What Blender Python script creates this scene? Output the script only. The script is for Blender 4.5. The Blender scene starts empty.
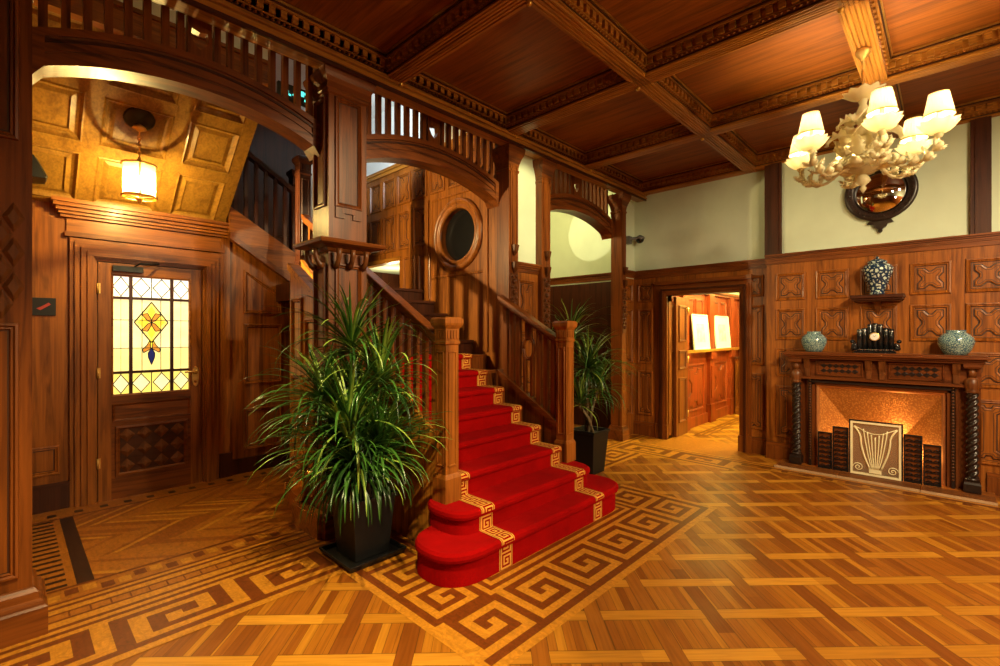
import bpy, math, random
from mathutils import Matrix, Vector
R = random.Random(7)
PI = math.pi
SC = bpy.context.scene
COL = SC.collection

# ------------------------------------------------------------------ materials
class N:
    """tiny node helper"""
    def __init__(s, name):
        s.m = bpy.data.materials.new(name); s.m.use_nodes = True
        s.t = s.m.node_tree; s.t.nodes.clear()
        s.out = s.t.nodes.new('ShaderNodeOutputMaterial')
    def n(s, kind, **kw):
        x = s.t.nodes.new('ShaderNode' + kind)
        for k, v in kw.items(): setattr(x, k, v)
        return x
    def l(s, a, b): s.t.links.new(a, b)
    def put(s, sock, v):
        if hasattr(v, 'is_output'): s.l(v, sock)
        else: sock.default_value = v
    def math(s, op, a, b=None, c=None):
        x = s.n('Math', operation=op)
        s.put(x.inputs[0], a)
        if b is not None: s.put(x.inputs[1], b)
        if c is not None: s.put(x.inputs[2], c)
        return x.outputs[0]
    def mix(s, f, a, b, mode='MIX'):
        x = s.n('MixRGB', blend_type=mode)
        s.put(x.inputs[0], f); s.put(x.inputs[1], a); s.put(x.inputs[2], b)
        return x.outputs[0]
    def coord(s, scale=(1, 1, 1), rot=(0, 0, 0)):
        t = s.n('TexCoord'); m = s.n('Mapping')
        s.l(t.outputs['Object'], m.inputs[0])
        m.inputs['Scale'].default_value = scale; m.inputs['Rotation'].default_value = rot
        return m.outputs[0]
    def noise(s, vec, scale=1, detail=4, dist=0., rough=.55):
        x = s.n('TexNoise'); s.l(vec, x.inputs['Vector'])
        x.inputs['Scale'].default_value = scale; x.inputs['Detail'].default_value = detail
        x.inputs['Distortion'].default_value = dist; x.inputs['Roughness'].default_value = rough
        return x.outputs[0]
    def ramp(s, f, stops):
        x = s.n('ValToRGB'); s.l(f, x.inputs[0]); e = x.color_ramp.elements
        while len(e) < len(stops): e.new(.5)
        for i, (p, c) in enumerate(stops):
            e[i].position = p; e[i].color = (*c, 1)
        return x.outputs[0]
    def bsdf(s, color, rough=.5, **kw):
        b = s.n('BsdfPrincipled')
        s.put(b.inputs['Base Color'], color if hasattr(color, 'is_output') else (*color, 1))
        s.put(b.inputs['Roughness'], rough)
        for k, v in kw.items(): s.put(b.inputs[k.replace('_', ' ')], v)
        s.l(b.outputs[0], s.out.inputs[0]); s.b = b
        return b
    def bump(s, h, strength=.2, dist=.01):
        x = s.n('Bump'); x.inputs['Strength'].default_value = strength; x.inputs['Distance'].default_value = dist
        s.l(h, x.inputs['Height']); s.l(x.outputs[0], s.b.inputs['Normal'])

def wood(name, c, axis='z', rough=.38, var=.62, coat=.08):
    k = N(name)
    sc = {'x': (1, 14, 14), 'y': (14, 1, 14), 'z': (14, 14, 1)}[axis]
    v = k.coord(sc)
    f1 = k.noise(v, 1.1, 5, 1.2)
    v2 = k.coord(tuple(a * 4 if a > 1 else 1.5 for a in sc))
    f2 = k.noise(v2, 1.3, 3, .3)
    d = tuple(x * (1 - var * k_) for x, k_ in zip(c, (1, 1.12, 1.2))); h = tuple(min(1, x * (1 + .35 * var)) for x in c)
    col = k.ramp(f1, [(.3, d), (.52, c), (.75, h)])
    col = k.mix(.45, col, k.ramp(f2, [(.35, (.45, .42, .4)), (.6, (1, 1, 1))]), 'MULTIPLY')
    k.bsdf(col, rough, Coat_Weight=coat, Coat_Roughness=.18); k.b.inputs['Specular IOR Level'].default_value = .36
    k.bump(f2, .12, .003)
    return k.m

def plain(name, c, rough=.5, var=.12, scale=8, bump=0., **kw):
    k = N(name); v = k.coord()
    f = k.noise(v, scale, 4)
    col = k.ramp(f, [(.3, tuple(x * (1 - var) for x in c)), (.7, tuple(min(1, x * (1 + var)) for x in c))])
    k.bsdf(col, rough, **kw)
    if bump: k.bump(f, bump, .01)
    return k.m

def emit(name, c, s):
    k = N(name); e = k.n('Emission'); e.inputs[0].default_value = (*c, 1); e.inputs[1].default_value = s
    k.l(e.outputs[0], k.out.inputs[0]); return k.m

W1 = (.31, .094, .011)      # main panelling
W2 = (.20, .052, .006)      # redder, darker carved wood
W3 = (.06, .014, .004)      # dark stained
W4 = (.46, .175, .02)        # honey oak
M = {}
for a in 'xyz':
    M['w' + a] = wood('oak_panelling_' + a, W1, a)
    M['r' + a] = wood('red_oak_' + a, W2, a)
    M['d' + a] = wood('dark_oak_' + a, W3, a)
    M['h' + a] = wood('honey_oak_' + a, W4, a)
M['soffit'] = wood('pale_oak_soffit', (.34, .165, .025), 'y', .4, .35)
M['fz'] = wood('crimson_oak', (.27, .040, .007), 'z')
for a in 'xyz': M['b' + a] = wood('golden_beam_oak_' + a, (.40, .16, .022), a, .3)
for a in 'xyz': M['m' + a] = wood('brown_carved_oak_' + a, (.155, .040, .008), a, .32)
M['groove'] = plain('groove', (.045, .014, .005), .5)
M['carved'] = wood('carved_oak', (.16, .05, .012), 'z', .4)
M['coffer'] = wood('coffer_panel', (.25, .070, .006), 'y', .5, .5, .0)
M['plaster'] = plain('cream_plaster', (.58, .67, .51), .85, .05, 3, .05)
M['white'] = plain('white_plaster', (.78, .78, .72), .85, .04, 3, .05)
M['ebony'] = plain('ebonised_wood', (.018, .010, .008), .28, .3, 30)
M['black'] = plain('black_paint', (.008, .008, .008), .35)
M['iron'] = plain('blackened_iron', (.02, .02, .022), .45, .3, 20, .2, Metallic=.6)
M['brass'] = plain('brass', (.80, .50, .15), .3, .1, 10, 0, Metallic=.75)
M['gold'] = plain('gilt_edge', (.62, .36, .08), .3, .2, 20, 0, Metallic=.85)
M['steel'] = plain('polished_steel', (.7, .7, .72), .2, .05, 10, 0, Metallic=1.)
M['soil'] = plain('potting_soil', (.02, .012, .008), .95, .4, 40, .5)

def carpet_mat(name, c):
    k = N(name); v = k.coord()
    f = k.noise(v, 260, 2); g = k.noise(v, 5, 4)
    col = k.ramp(g, [(.3, tuple(x * .72 for x in c)), (.7, c)])
    k.bsdf(col, 1., Sheen_Weight=.0); k.b.inputs['Specular IOR Level'].default_value = .08
    k.b.inputs['Sheen Tint'].default_value = (1, .25, .2, 1)
    k.bump(f, .5, .004); return k.m
M['red'] = carpet_mat('red_carpet', (.33, .001, .001))
M['keygold'] = carpet_mat('gold_carpet', (.80, .36, .06))

def copper():
    k = N('hammered_copper'); v = k.coord((1, 1, 1))
    x = k.n('TexVoronoi', feature='F1'); k.l(v, x.inputs['Vector']); x.inputs['Scale'].default_value = 55
    col = k.ramp(x.outputs[0], [(.1, (.78, .34, .07)), (.6, (.50, .18, .035))])
    k.bsdf(col, .42, Metallic=.45); k.bump(x.outputs[0], .5, .004); return k.m
M['copper'] = copper()
M['copperp'] = plain('copper_trim', (.75, .36, .14), .3, .1, 12, 0, Metallic=.8)

def porcelain(name, base, ink, scale, thr):
    k = N(name); v = k.coord()
    x = k.n('TexVoronoi', feature='DISTANCE_TO_EDGE'); k.l(v, x.inputs['Vector']); x.inputs['Scale'].default_value = scale
    f = k.noise(v, scale * 1.2, 5, 2.)
    a = k.math('ADD', k.math('MULTIPLY', x.outputs[0], 1.2), k.math('MULTIPLY', f, .9))
    col = k.ramp(a, [(thr - .04, ink), (thr + .04, base)])
    k.bsdf(col, .12, Coat_Weight=.5, Coat_Roughness=.05); return k.m
M['jar'] = porcelain('blue_white_porcelain', (.30, .42, .38), (.03, .09, .15), 62, .60)
M['vase'] = porcelain('blue_dragon_porcelain', (.50, .60, .55), (.010, .03, .07), 26, .69)

# floor woods (object coordinates = world coordinates)
def parquet():
    k = N('parquet_weave')
    t = k.n('TexCoord'); sp = k.n('SeparateXYZ'); k.l(t.outputs['Object'], sp.inputs[0])
    X, Y = sp.outputs[0], sp.outputs[1]
    q = math.sqrt(.5); p = .316; hw = .135
    P = k.math('MULTIPLY', k.math('SUBTRACT', X, Y), q)
    Q = k.math('MULTIPLY', k.math('ADD', X, Y), q)
    a = k.math('DIVIDE', k.math('SUBTRACT', P, 1.50), p)
    b = k.math('DIVIDE', k.math('SUBTRACT', Q, 2.80), p)
    ia, ib = k.math('ROUND', a), k.math('ROUND', b)
    fa = k.math('ABSOLUTE', k.math('SUBTRACT', a, ia)); fb = k.math('ABSOLUTE', k.math('SUBTRACT', b, ib))
    inV, inH = k.math('LESS_THAN', fa, hw), k.math('LESS_THAN', fb, hw)
    par = k.math('FLOORED_MODULO', k.math('ADD', ia, ib), 2.)
    par0 = k.math('LESS_THAN', par, .5)
    isH = k.math('MULTIPLY', inH, k.math('SUBTRACT', 1., k.math('MULTIPLY', inV, par0)))
    isV = k.math('MULTIPLY', inV, k.math('SUBTRACT', 1., isH))
    # plank ids
    pid = k.math('FLOOR', k.math('DIVIDE', P, .046))
    fpl = k.math('FRACT', k.math('DIVIDE', P, .046))
    def rnd(u, v, w):
        c = k.n('CombineXYZ'); k.put(c.inputs[0], u); k.put(c.inputs[1], v); c.inputs[2].default_value = w
        x = k.n('TexWhiteNoise', noise_dimensions='3D'); k.l(c.outputs[0], x.inputs['Vector']); return x.outputs[0]
    rc = rnd(pid, k.math('FLOOR', b), 1.)
    rh = rnd(k.math('FLOOR', k.math('DIVIDE', k.math('ADD', ia, ib), 2.)), ib, 5.)
    rv = rnd(ia, k.math('FLOOR', k.math('DIVIDE', k.math('ADD', ia, ib), 2.)), 9.)
    cc = k.ramp(rc, [(0., (.21, .055, .004)), (.4, (.33, .10, .007)), (.75, (.40, .14, .009)), (1., (.50, .20, .015))])
    ch = k.ramp(rh, [(0., (.44, .17, .012)), (1., (.62, .27, .025))])
    cv = k.ramp(rv, [(0., (.21, .055, .005)), (1., (.36, .115, .009))])
    col = k.mix(isV, cc, cv); col = k.mix(isH, col, ch)
    # grain
    cg = k.n('CombineXYZ'); k.put(cg.inputs[0], k.math('MULTIPLY', P, 70.)); k.put(cg.inputs[1], k.math('MULTIPLY', Q, 3.)); 
    g1 = k.noise(cg.outputs[0], 1., 3, .4)
    ch2 = k.n('CombineXYZ'); k.put(ch2.inputs[0], k.math('MULTIPLY', P, 3.)); k.put(ch2.inputs[1], k.math('MULTIPLY', Q, 70.))
    g2 = k.noise(ch2.outputs[0], 1., 3, .4)
    g = k.mix(isH, g1, g2)
    col = k.mix(.6, col, k.ramp(g, [(.3, (.55, .5, .45)), (.6, (1, 1, 1))]), 'MULTIPLY')
    # seams
    s1 = k.math('LESS_THAN', k.math('ABSOLUTE', k.math('SUBTRACT', fpl, .5)), .47)
    s1 = k.math('MAXIMUM', s1, k.math('MAXIMUM', isH, isV))
    e1 = k.math('GREATER_THAN', k.math('ABSOLUTE', k.math('SUBTRACT', fb, hw)), .008)
    e2 = k.math('MAXIMUM', k.math('GREATER_THAN', k.math('ABSOLUTE', k.math('SUBTRACT', fa, hw)), .008), isH)
    e1 = k.math('MAXIMUM', e1, isV)
    seam = k.math('MULTIPLY', s1, k.math('MULTIPLY', e1, e2))
    col = k.mix(seam, k.mix(.6, col, (.04, .012, .003, 1)), col)
    blot = k.noise(k.coord(), 1.3, 4)
    col = k.mix(.5, col, k.ramp(blot, [(.3, (.72, .68, .62)), (.65, (1, 1, 1))]), 'MULTIPLY')
    rr = k.ramp(k.noise(k.coord(), 6., 4), [(.3, (.30, .30, .30)), (.7, (.45, .45, .45))])
    k.bsdf(col, rr, Coat_Weight=.03, Coat_Roughness=.22); k.b.inputs['Specular IOR Level'].default_value = .34
    k.bump(seam, .15, .002)
    return k.m
M['parquet'] = parquet()
def inlay(name, c):
    k = N(name); v = k.coord((6, 6, 6)); f = k.noise(v, 4., 5, 2.)
    g = k.noise(k.coord((60, 9, 1), (0, 0, .78)), 1., 3)
    col = k.ramp(f, [(.3, tuple(x * .72 for x in c)), (.7, tuple(x * 1.2 for x in c))])
    col = k.mix(.5, col, k.ramp(g, [(.3, (.6, .56, .5)), (.6, (1, 1, 1))]), 'MULTIPLY')
    k.bsdf(col, .36, Coat_Weight=.03, Coat_Roughness=.22); k.b.inputs['Specular IOR Level'].default_value = .34; return k.m
M['inL'] = inlay('inlay_light', (.50, .195, .015))
M['inM'] = inlay('inlay_mid', (.36, .115, .009))
M['inD'] = inlay('inlay_dark', (.16, .036, .004))
M['inN'] = inlay('inlay_russet', (.27, .075, .006))
M['inB'] = inlay('inlay_black', (.035, .012, .005))

# ------------------------------------------------------------------ mesh builder
class MB:
    def __init__(s, mats):
        s.v = []; s.f = []; s.mi = []; s.sm = []; s.T = Matrix(); s.m = 0
        s.mats = mats if isinstance(mats, (list, tuple)) else [mats]
    def pts(s, ps):
        i = len(s.v); s.v += [tuple(s.T @ Vector(p)) for p in ps]; return i
    def face(s, idx, m=None, sm=False):
        s.f.append(tuple(idx)); s.mi.append(s.m if m is None else m); s.sm.append(sm)
    def poly(s, ps, m=None, sm=False):
        i = s.pts(ps); s.face(range(i, i + len(ps)), m, sm)
    def box(s, x0, x1, y0, y1, z0, z1, m=None):
        i = s.pts([(x, y, z) for z in (z0, z1) for x, y in ((x0, y0), (x1, y0), (x1, y1), (x0, y1))])
        for q in ((3, 2, 1, 0), (4, 5, 6, 7), (0, 1, 5, 4), (1, 2, 6, 5), (2, 3, 7, 6), (3, 0, 4, 7)):
            s.face([i + k for k in q], m)
    def loft(s, rings, m=None, sm=False, cap=(True, True), closed=True):
        n = len(rings[0]); ids = [s.pts(r) for r in rings]
        for a, b in zip(ids, ids[1:]):
            for k in range(n if closed else n - 1):
                j = (k + 1) % n
                s.face((a + k, a + j, b + j, b + k), m, sm)
        if cap[0]: s.face([ids[0] + k for k in reversed(range(n))], m)
        if cap[1]: s.face([ids[-1] + k for k in range(n)], m)
    def prism(s, pl, z0, z1, m=None):           # ccw polygon extruded in local z
        s.loft([[(x, y, z0) for x, y in pl], [(x, y, z1) for x, y in pl]], m)
    def lathe(s, prof, n=20, c=(0, 0), m=None, sm=True, cap=(True, True)):
        s.loft([[(c[0] + r * math.cos(2 * PI * k / n), c[1] + r * math.sin(2 * PI * k / n), z) for k in range(n)] for r, z in prof], m, sm, cap)
    def sq(s, cx, cy, hx, hy, prof, m=None):    # square 'lathe': profile of (offset, z)
        s.loft([[(cx - hx - o, cy - hy - o, z), (cx + hx + o, cy - hy - o, z), (cx + hx + o, cy + hy + o, z), (cx - hx - o, cy + hy + o, z)] for o, z in prof], m)
    def tube(s, path, r, n=8, m=None, sm=True, flat=1.):
        path = [Vector(p) for p in path]; rings = []
        up = None
        for i, p in enumerate(path):
            d = (path[min(i + 1, len(path) - 1)] - path[max(i - 1, 0)])
            d = d.normalized() if d.length > 1e-9 else Vector((0, 0, 1))
            if up is None:
                up = Vector((0, 0, 1)) if abs(d.z) < .9 else Vector((1, 0, 0))
            a = d.cross(up).normalized() if d.cross(up).length > 1e-6 else Vector((1, 0, 0)); b = a.cross(d)
            up = b.cross(Vector()) if False else b
            rr = r[i] if isinstance(r, (list, tuple)) else r
            rings.append([tuple(p + a * rr * math.cos(2 * PI * k / n) + b * rr * flat * math.sin(2 * PI * k / n)) for k in range(n)])
        s.loft(rings, m, sm)
    def ball(s, c, r, n=8, m=None, sz=1.):
        k = max(4, n // 2); pr = [(max(1e-4, r * math.sin(PI * i / k)), c[2] - r * sz * math.cos(PI * i / k)) for i in range(k + 1)]
        s.lathe(pr, n, (c[0], c[1]), m, True, (False, False))
    def ring(s, x0, x1, y0, y1, prof, m=None):  # mitred rectangular frame: profile of (inset, height)
        rs = [[(x0 + o, y0 + o, h), (x1 - o, y0 + o, h), (x1 - o, y1 - o, h), (x0 + o, y1 - o, h)] for o, h in prof]
        s.loft(rs, m, False, (False, False))
    def hexa(s, a, b, m=None):                  # two quads joined
        s.loft([a, b], m)
    def build(s, name, parent=None, loc=None, bevel=0):
        me = bpy.data.meshes.new(name)
        me.from_pydata(s.v, [], s.f); 
        for m in s.mats: me.materials.append(m)
        me.polygons.foreach_set('material_index', s.mi); me.polygons.foreach_set('use_smooth', s.sm)
        import bmesh
        bm = bmesh.new(); bm.from_mesh(me); bmesh.ops.recalc_face_normals(bm, faces=bm.faces[:]); bm.to_mesh(me); bm.free()
        me.update()
        o = bpy.data.objects.new(name, me); COL.objects.link(o)
        if parent is not None: o.parent = parent
        if loc is not None: o.location = loc
        if bevel:
            b = o.modifiers.new('bevel', 'BEVEL'); b.width = bevel; b.segments = 2; b.limit_method = 'ANGLE'; b.angle_limit = .6
        return o

def thing(name, label, cat, loc=(0, 0, 0), rz=0, group=None):
    o = bpy.data.objects.new(name, None); COL.objects.link(o); o.empty_display_size = .1
    o.location = loc; o.rotation_euler = (0, 0, rz); return tag(o, label, cat, group)
def tag(o, label, cat, group=None):
    o['label'] = label; o['category'] = cat; o['kind'] = 'thing'
    if group: o['group'] = group
    return o
def struct(o, label=None):
    o['kind'] = 'structure'
    if label: o['label'] = label
    return o
def copy_tree(o, parent=None):
    c = o.copy(); COL.objects.link(c); c.parent = parent
    for ch in list(o.children): copy_tree(ch, c)
    return c

def frame(o, face):
    """local x = to the right seen from the front, y = up, z = out of the wall"""
    ax = {'-y': ((1, 0, 0), (0, -1, 0)), '-x': ((0, -1, 0), (-1, 0, 0)), '+x': ((0, 1, 0), (1, 0, 0)), '+y': ((-1, 0, 0), (0, 1, 0))}[face]
    x, z = Vector(ax[0]), Vector(ax[1]); y = Vector((0, 0, 1))
    m = Matrix((x, y, z)).transposed().to_4x4(); m.translation = Vector(o); return m

def star(x0, x1, y0, y1, kind='x'):
    cx, cy = (x0 + x1) / 2, (y0 + y1) / 2; a, b = (x1 - x0) / 2, (y1 - y0) / 2
    if kind == 'x':
        q = [(-1, 1), (-1, .52), (-.66, .13), (-.66, -.13), (-1, -.52), (-1, -1), (-.52, -1), (-.13, -.66), (.13, -.66), (.52, -1), (1, -1), (1, -.52), (.66, -.13), (.66, .13), (1, .52), (1, 1), (.52, 1), (.13, .66), (-.13, .66), (-.52, 1)]
        return [(cx + u * a, cy + v * b) for u, v in q]
    e = a * .55                                  # tall notched panel
    q = [(-a, b), (-a, b - e), (-a * .55, b - e * 1.5), (-a * .55, -b + e * 1.5), (-a, -b + e), (-a, -b), (-a * .35, -b), (-a * .2, -b + e * .5), (a * .2, -b + e * .5), (a * .35, -b), (a, -b), (a, -b + e), (a * .55, -b + e * 1.5), (a * .55, b - e * 1.5), (a, b - e), (a, b), (a * .35, b), (a * .2, b - e * .5), (-a * .2, b - e * .5), (-a * .35, b)]
    return [(cx + u, cy + v) for u, v in q]

def offset(pl, d):
    """polygon (counter-clockwise) moved outwards by d along its edge normals"""
    out = []; n = len(pl)
    for i in range(n):
        a, b, c = Vector(pl[i - 1]), Vector(pl[i]), Vector(pl[(i + 1) % n])
        e, f = (b - a).normalized(), (c - b).normalized()
        n1, n2 = Vector((e.y, -e.x)), Vector((f.y, -f.x)); k = 1 + n1.dot(n2)
        out.append(tuple(b + (n1 + n2) * (d / max(.3, k))))
    return out
def panel(mb, x0, x1, y0, y1, motif=None, m=0, g=1, depth=.0):
    """a moulded panel on the wall face (local z = 0)"""
    mb.ring(x0, x1, y0, y1, [(0, .0), (.004, .016), (.014, .018), (.022, .008), (.03, .012), (.036, .002)], m)
    mb.ring(x0 + .034, x1 - .034, y0 + .034, y1 - .034, [(0, .0015), (.007, .0015)], g)
    if motif:
        i = min(.075, (x1 - x0) * .2)
        a = star(x0 + i, x1 - i, y0 + i, y1 - i, motif)
        def sc(d): return offset(a, d)
        mb.prism(sc(.009), 0, .003, g)
        mb.loft([[(x, y, .0) for x, y in a], [(x, y, .012) for x, y in sc(-.003)], [(x, y, .014) for x, y in sc(-.010)]], m)
        mb.loft([[(x, y, .0145) for x, y in sc(-.016)], [(x, y, .0145) for x, y in sc(-.021)]], g, False, (False, False))
# ------------------------------------------------------------------ the setting
XR, XB = 6.45, 6.33           # right wall, chimney breast
CZ, BZ = 3.69, 3.52           # coffer, beam soffit
WX0, WY0 = -2.6, -2.6         # walls behind the viewer
# floor -------------------------------------------------------------
fl = MB([M['parquet'], M['inL'], M['inM'], M['inD'], M['inB'], M['inN']])
fl.poly([(WX0, WY0, 0), (9.9, WY0, 0), (9.9, 7, 0), (WX0, 7, 0)], 0)
E = .0012
def rect(x0, x1, y0, y1, m, z=E): fl.poly([(x0, y0, z), (x1, y0, z), (x1, y1, z), (x0, y1, z)], m)
KEY = ["11111110",
       "10000010",
       "10111010",
       "10101010",
       "10100010",
       "10111110",
       "10000000",
       "11111111"]
def key_run(mapf, n, emitf, rows=KEY, mirror=False):
    h = len(rows)
    for c in range(n):
        for r in range(h):
            row = rows[h - 1 - r]
            if mirror: row = row[::-1]
            k = 0
            while k < len(row):
                j = k
                while j < len(row) and row[j] == row[k]: j += 1
                emitf(mapf, c * len(row) + k, c * len(row) + j, r, r + 1, row[k] == '1'); k = j
def key_floor(o, ux, uy, su, sv, n, dark=3, light=1, mirror=False, z=E):
    def mp(u, v): return (o[0] + ux[0] * su * u + uy[0] * sv * v, o[1] + ux[1] * su * u + uy[1] * sv * v, z)
    def em(f, a, b, c, d, on): fl.poly([f(a, c), f(b, c), f(b, d), f(a, d)], dark if on else light)
    key_run(mp, n, em, KEY, mirror)
# platform frame round the stair foot
u = .0505
X0, X1, Y0 = 1.45, 4.20, 1.44
rect(X0, X1, Y0, Y0 + .05, 1); rect(X0, X0 + .05, Y0 + .05, 2.95, 1); rect(X1 - .05, X1, Y0 + .05, 2.35, 1)
key_floor((X0 + .05, Y0 + .05), (1, 0), (0, 1), (X1 - X0 - .1) / 48, u, 6, mirror=True)
yk = Y0 + .05 + 8 * u
key_floor((X0 + .05, 2.95), (0, -1), (1, 0), (2.95 - yk) / 24, u, 3, mirror=True)
key_floor((X1 - .05, yk), (0, 1), (-1, 0), (2.35 - yk) / 8, u, 1, mirror=True)
for i in range(5):                                   # stripes between key and step
    w = .036; a = X0 + .05 + 8 * u + i * w; m = (1, 3)[i % 2]
    rect(a, X1 - .05 - 8 * u - i * w, yk + i * w, yk + i * w + w, m)
    rect(a, a + w, yk + i * w + w, 2.95, m)
    b = X1 - .05 - 8 * u - i * w; rect(b - w, b, yk + i * w + w, 2.35, m)
rect(X0 + .05 + 8 * u + 5 * .036, X1 - .05 - 8 * u - 5 * .036, yk + .18, 3.3, 2)
# border along the colonnade, left
yb = 2.74
rect(WX0, X0 + .12, yb, yb + .05, 1, E * 2)
key_floor((-2.59, yb + .05), (1, 0), (0, 1), 4.12 / (8 * 7), .045, 7, z=E * 2)
y = yb + .05 + 8 * .045
for w, m in ((.035, 1), (.03, 3), (.035, 1), (.03, 3), (.06, 1), (.02, 3), (.06, 2), (.02, 3), (.05, 1), (.03, 3), (.03, 1), (.025, 3)):
    rect(WX0, 1.62 if y > 3.25 else 1.74, y, y + w, m, E * 2); y += w
for i in range(30): rect(-1 + i * .087, -1 + i * .087 + .008, yb + .05 + .36 + .21, yb + .05 + .36 + .27, 3, E * 3)
# vestibule: block border, herringbone field, block border
yv0 = y; rect(0, 2.2, yv0, 5.48, 2)
for i in range(21):
    xx = .06 + i * .08
    rect(xx, xx + .06, yv0 + (.02 if i % 4 < 2 else .06), yv0 + (.1 if i % 4 < 2 else .14), (3, 1)[i % 2], E * 2)
rect(0, 2.2, yv0 + .16, yv0 + .185, 3, E * 2); rect(0, 2.2, 5.17, 5.20, 3, E * 2)
for i in range(26):
    xx = .05 + i * .082; rect(xx, xx + .055, 5.26, 5.33, (4, 2)[i % 2], E * 2)
def clip(poly, ax, val, keep):
    out = []
    for i, p in enumerate(poly):
        q = poly[(i + 1) % len(poly)]
        a, b = (p[ax] - val) * keep >= 0, (q[ax] - val) * keep >= 0
        if a: out.append(p)
        if a != b:
            t = (val - p[ax]) / (q[ax] - p[ax]); out.append(tuple(p[k] + (q[k] - p[k]) * t for k in (0, 1)))
    return out
ch_ = (5.17 - yv0 - .185) / 4
for j in range(4):                                    # chevron planks
    ya = yv0 + .185 + j * ch_; sg = 1 if j % 2 else -1
    for i in range(-10, 50):
        xa = .36 + i * .055
        pl = [(xa, ya), (xa + .055, ya), (xa + .055 + sg * ch_ * 1.3, ya + ch_), (xa + sg * ch_ * 1.3, ya + ch_)]
        for ax, v_, kp in ((0, .36, 1), (0, 2.2, -1)):
            if pl: pl = clip(pl, ax, v_, kp)
        if len(pl) > 2: fl.poly([(x_, y_, E * 2) for x_, y_ in pl], R.choice((2, 2, 5, 5, 2, 1)) if i % 3 else R.choice((2, 5)))
for i in range(16):
    yy = yv0 + .2 + i * .09
    rect(.06, .24, yy, yy + .035, 4, E * 2); rect(.06, .24, yy + .035, yy + .05, 2, E * 2)
rect(.28, .36, yv0 + .185, 5.17, 4, E * 2); rect(.25, .28, yv0 + .185, 5.17, 2, E * 2)
# border along colonnade right of stair, along right wall and hearth
rect(4.2, 5.42, 2.74, 2.79, 1, E * 2); key_floor((4.2, 2.79), (1, 0), (0, 1), 1.24 / 16, .045, 2, z=E * 2)
for k, (w, m) in enumerate(((.04, 1), (.03, 3), (.04, 1), (.03, 3))): rect(4.2, 6.45, 3.15 + k * .036, 3.15 + k * .036 + .036, m, E * 2)
rect(5.42, 5.47, 1.75, 3.15, 1, E * 2); key_floor((5.47, 3.15), (0, -1), (1, 0), 1.4 / 16, .045, 2, z=E * 2)
for k in range(4): rect(5.83 + k * .036, 5.866 + k * .036, -2.6, 3.15, (3, 1)[k % 2], E * 3)
rect(5.72, 5.75, -2.6, 1.75, 1, E * 2)
for i in range(42):
    y_ = 1.72 - i * .1; rect(5.76, 5.82, y_ - .06, y_, (3, 2, 3, 1)[i % 4], E * 2)
rect(6.0, 6.75, 1.94, 2.88, 2, E)
for k in range(3): rect(6.9, 9.6, 2.55 + k * .07, 2.58 + k * .07, 3)
struct(fl.build('floor'), 'honey parquet woven floor with dark Greek key borders')

# ceiling and beams ---------------------------------------------------
c = MB([M['coffer']]); c.box(WX0, XR + .2, WY0, 3.3, CZ, CZ + .08)
struct(c.build('ceiling'), 'reddish brown polished coffer panels of the ceiling')
def beam(x0, x1, y0, y1, axis, sides):
    b = MB([M['b' + axis], M['gold'], M['d' + axis], M['carved'], M['w' + axis]])
    b.box(x0, x1, y0, y1, BZ, CZ)
    L = (x1 - x0) if axis == 'x' else (y1 - y0)
    for sd in sides:
        if axis == 'x': b.T = frame((x0, y0, 0), '-y') if sd < 0 else frame((x1, y1, 0), '+y')
        else: b.T = frame((x0, y1, 0), '-x') if sd < 0 else frame((x1, y0, 0), '+x')
        z = BZ
        def strip(a, e, d, m): b.box(0, L, z + a, z + e, 0, d, m)
        strip(.0, .012, .012, 0); strip(.022, .030, .008, 2); strip(.058, .066, .010, 0)
        strip(.125, .140, .030, 0); strip(.140, .152, .040, 2); strip(.152, .166, .048, 1)
        k = 0.02
        while k < L - .02:                                # dentils
            b.box(k, k + .04, z + .072, z + .122, 0, .024, 0); k += .075
        k = .02
        while k < L - .02:                                # bead row
            b.loft([[(k - .014, z + .044, 0), (k, z + .032, 0), (k + .014, z + .044, 0), (k, z + .056, 0)], [(k - .005, z + .044, .016), (k, z + .039, .016), (k + .005, z + .044, .016), (k, z + .049, .016)]], 4); k += .036
    b.T = Matrix()
    w = (y1 - y0) if axis == 'x' else (x1 - x0)
    for i in range(5):                                    # reeded soffit
        o = w * (i + .5) / 5; rr = w / 12
        prof = [(o - rr, BZ + .001), (o - rr * .6, BZ - .009), (o + rr * .6, BZ - .009), (o + rr, BZ + .001)]
        if axis == 'x': b.loft([[(x0, y0 + p, q) for p, q in prof], [(x1, y0 + p, q) for p, q in prof]], 0)
        else: b.loft([[(x0 + p, y0, q) for p, q in prof], [(x0 + p, y1, q) for p, q in prof]], 0)
    return b
BW = .13
YB = [3.22, 1.86, .50, -.88, -2.26]; XB_ = [2.2, 3.585, 4.97, .815, -.57, -1.955]
for yy in YB[1:]:
    struct(beam(WX0, XR, yy - BW, yy, 'x', (-1, 1)).build('ceiling_beam'))
for xx in XB_:
    bb = beam(xx - BW, xx, WY0, 3.22, 'y', (-1, 1))
    for yy in YB: bb.ball((xx - .01, yy - .01 if yy < 3 else yy - .02, BZ - .012), .02, 8, 1)
    struct(bb.build('ceiling_beam'))
bb = beam(XR - .12, XR, WY0, 3.22, 'y', (-1,)); struct(bb.build('ceiling_beam'))
# entablature over the colonnade
e = beam(WX0, XR, 3.22, 3.30, 'x', (-1,))
e.box(WX0, XR, 3.22, 3.36, 3.44, CZ, 0); e.box(WX0, XR, 3.36, 3.6, 3.61, CZ, 0); e.box(WX0, XR, 3.20, 3.23, 3.455, 3.475, 0); e.box(WX0, XR, 3.207, 3.23, 3.43, 3.455, 2); e.box(WX0, XR, 3.195, 3.23, 3.50, 3.53, 0)
struct(e.build('trim_1'), 'carved dentilled entablature beam over the arches')

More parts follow.
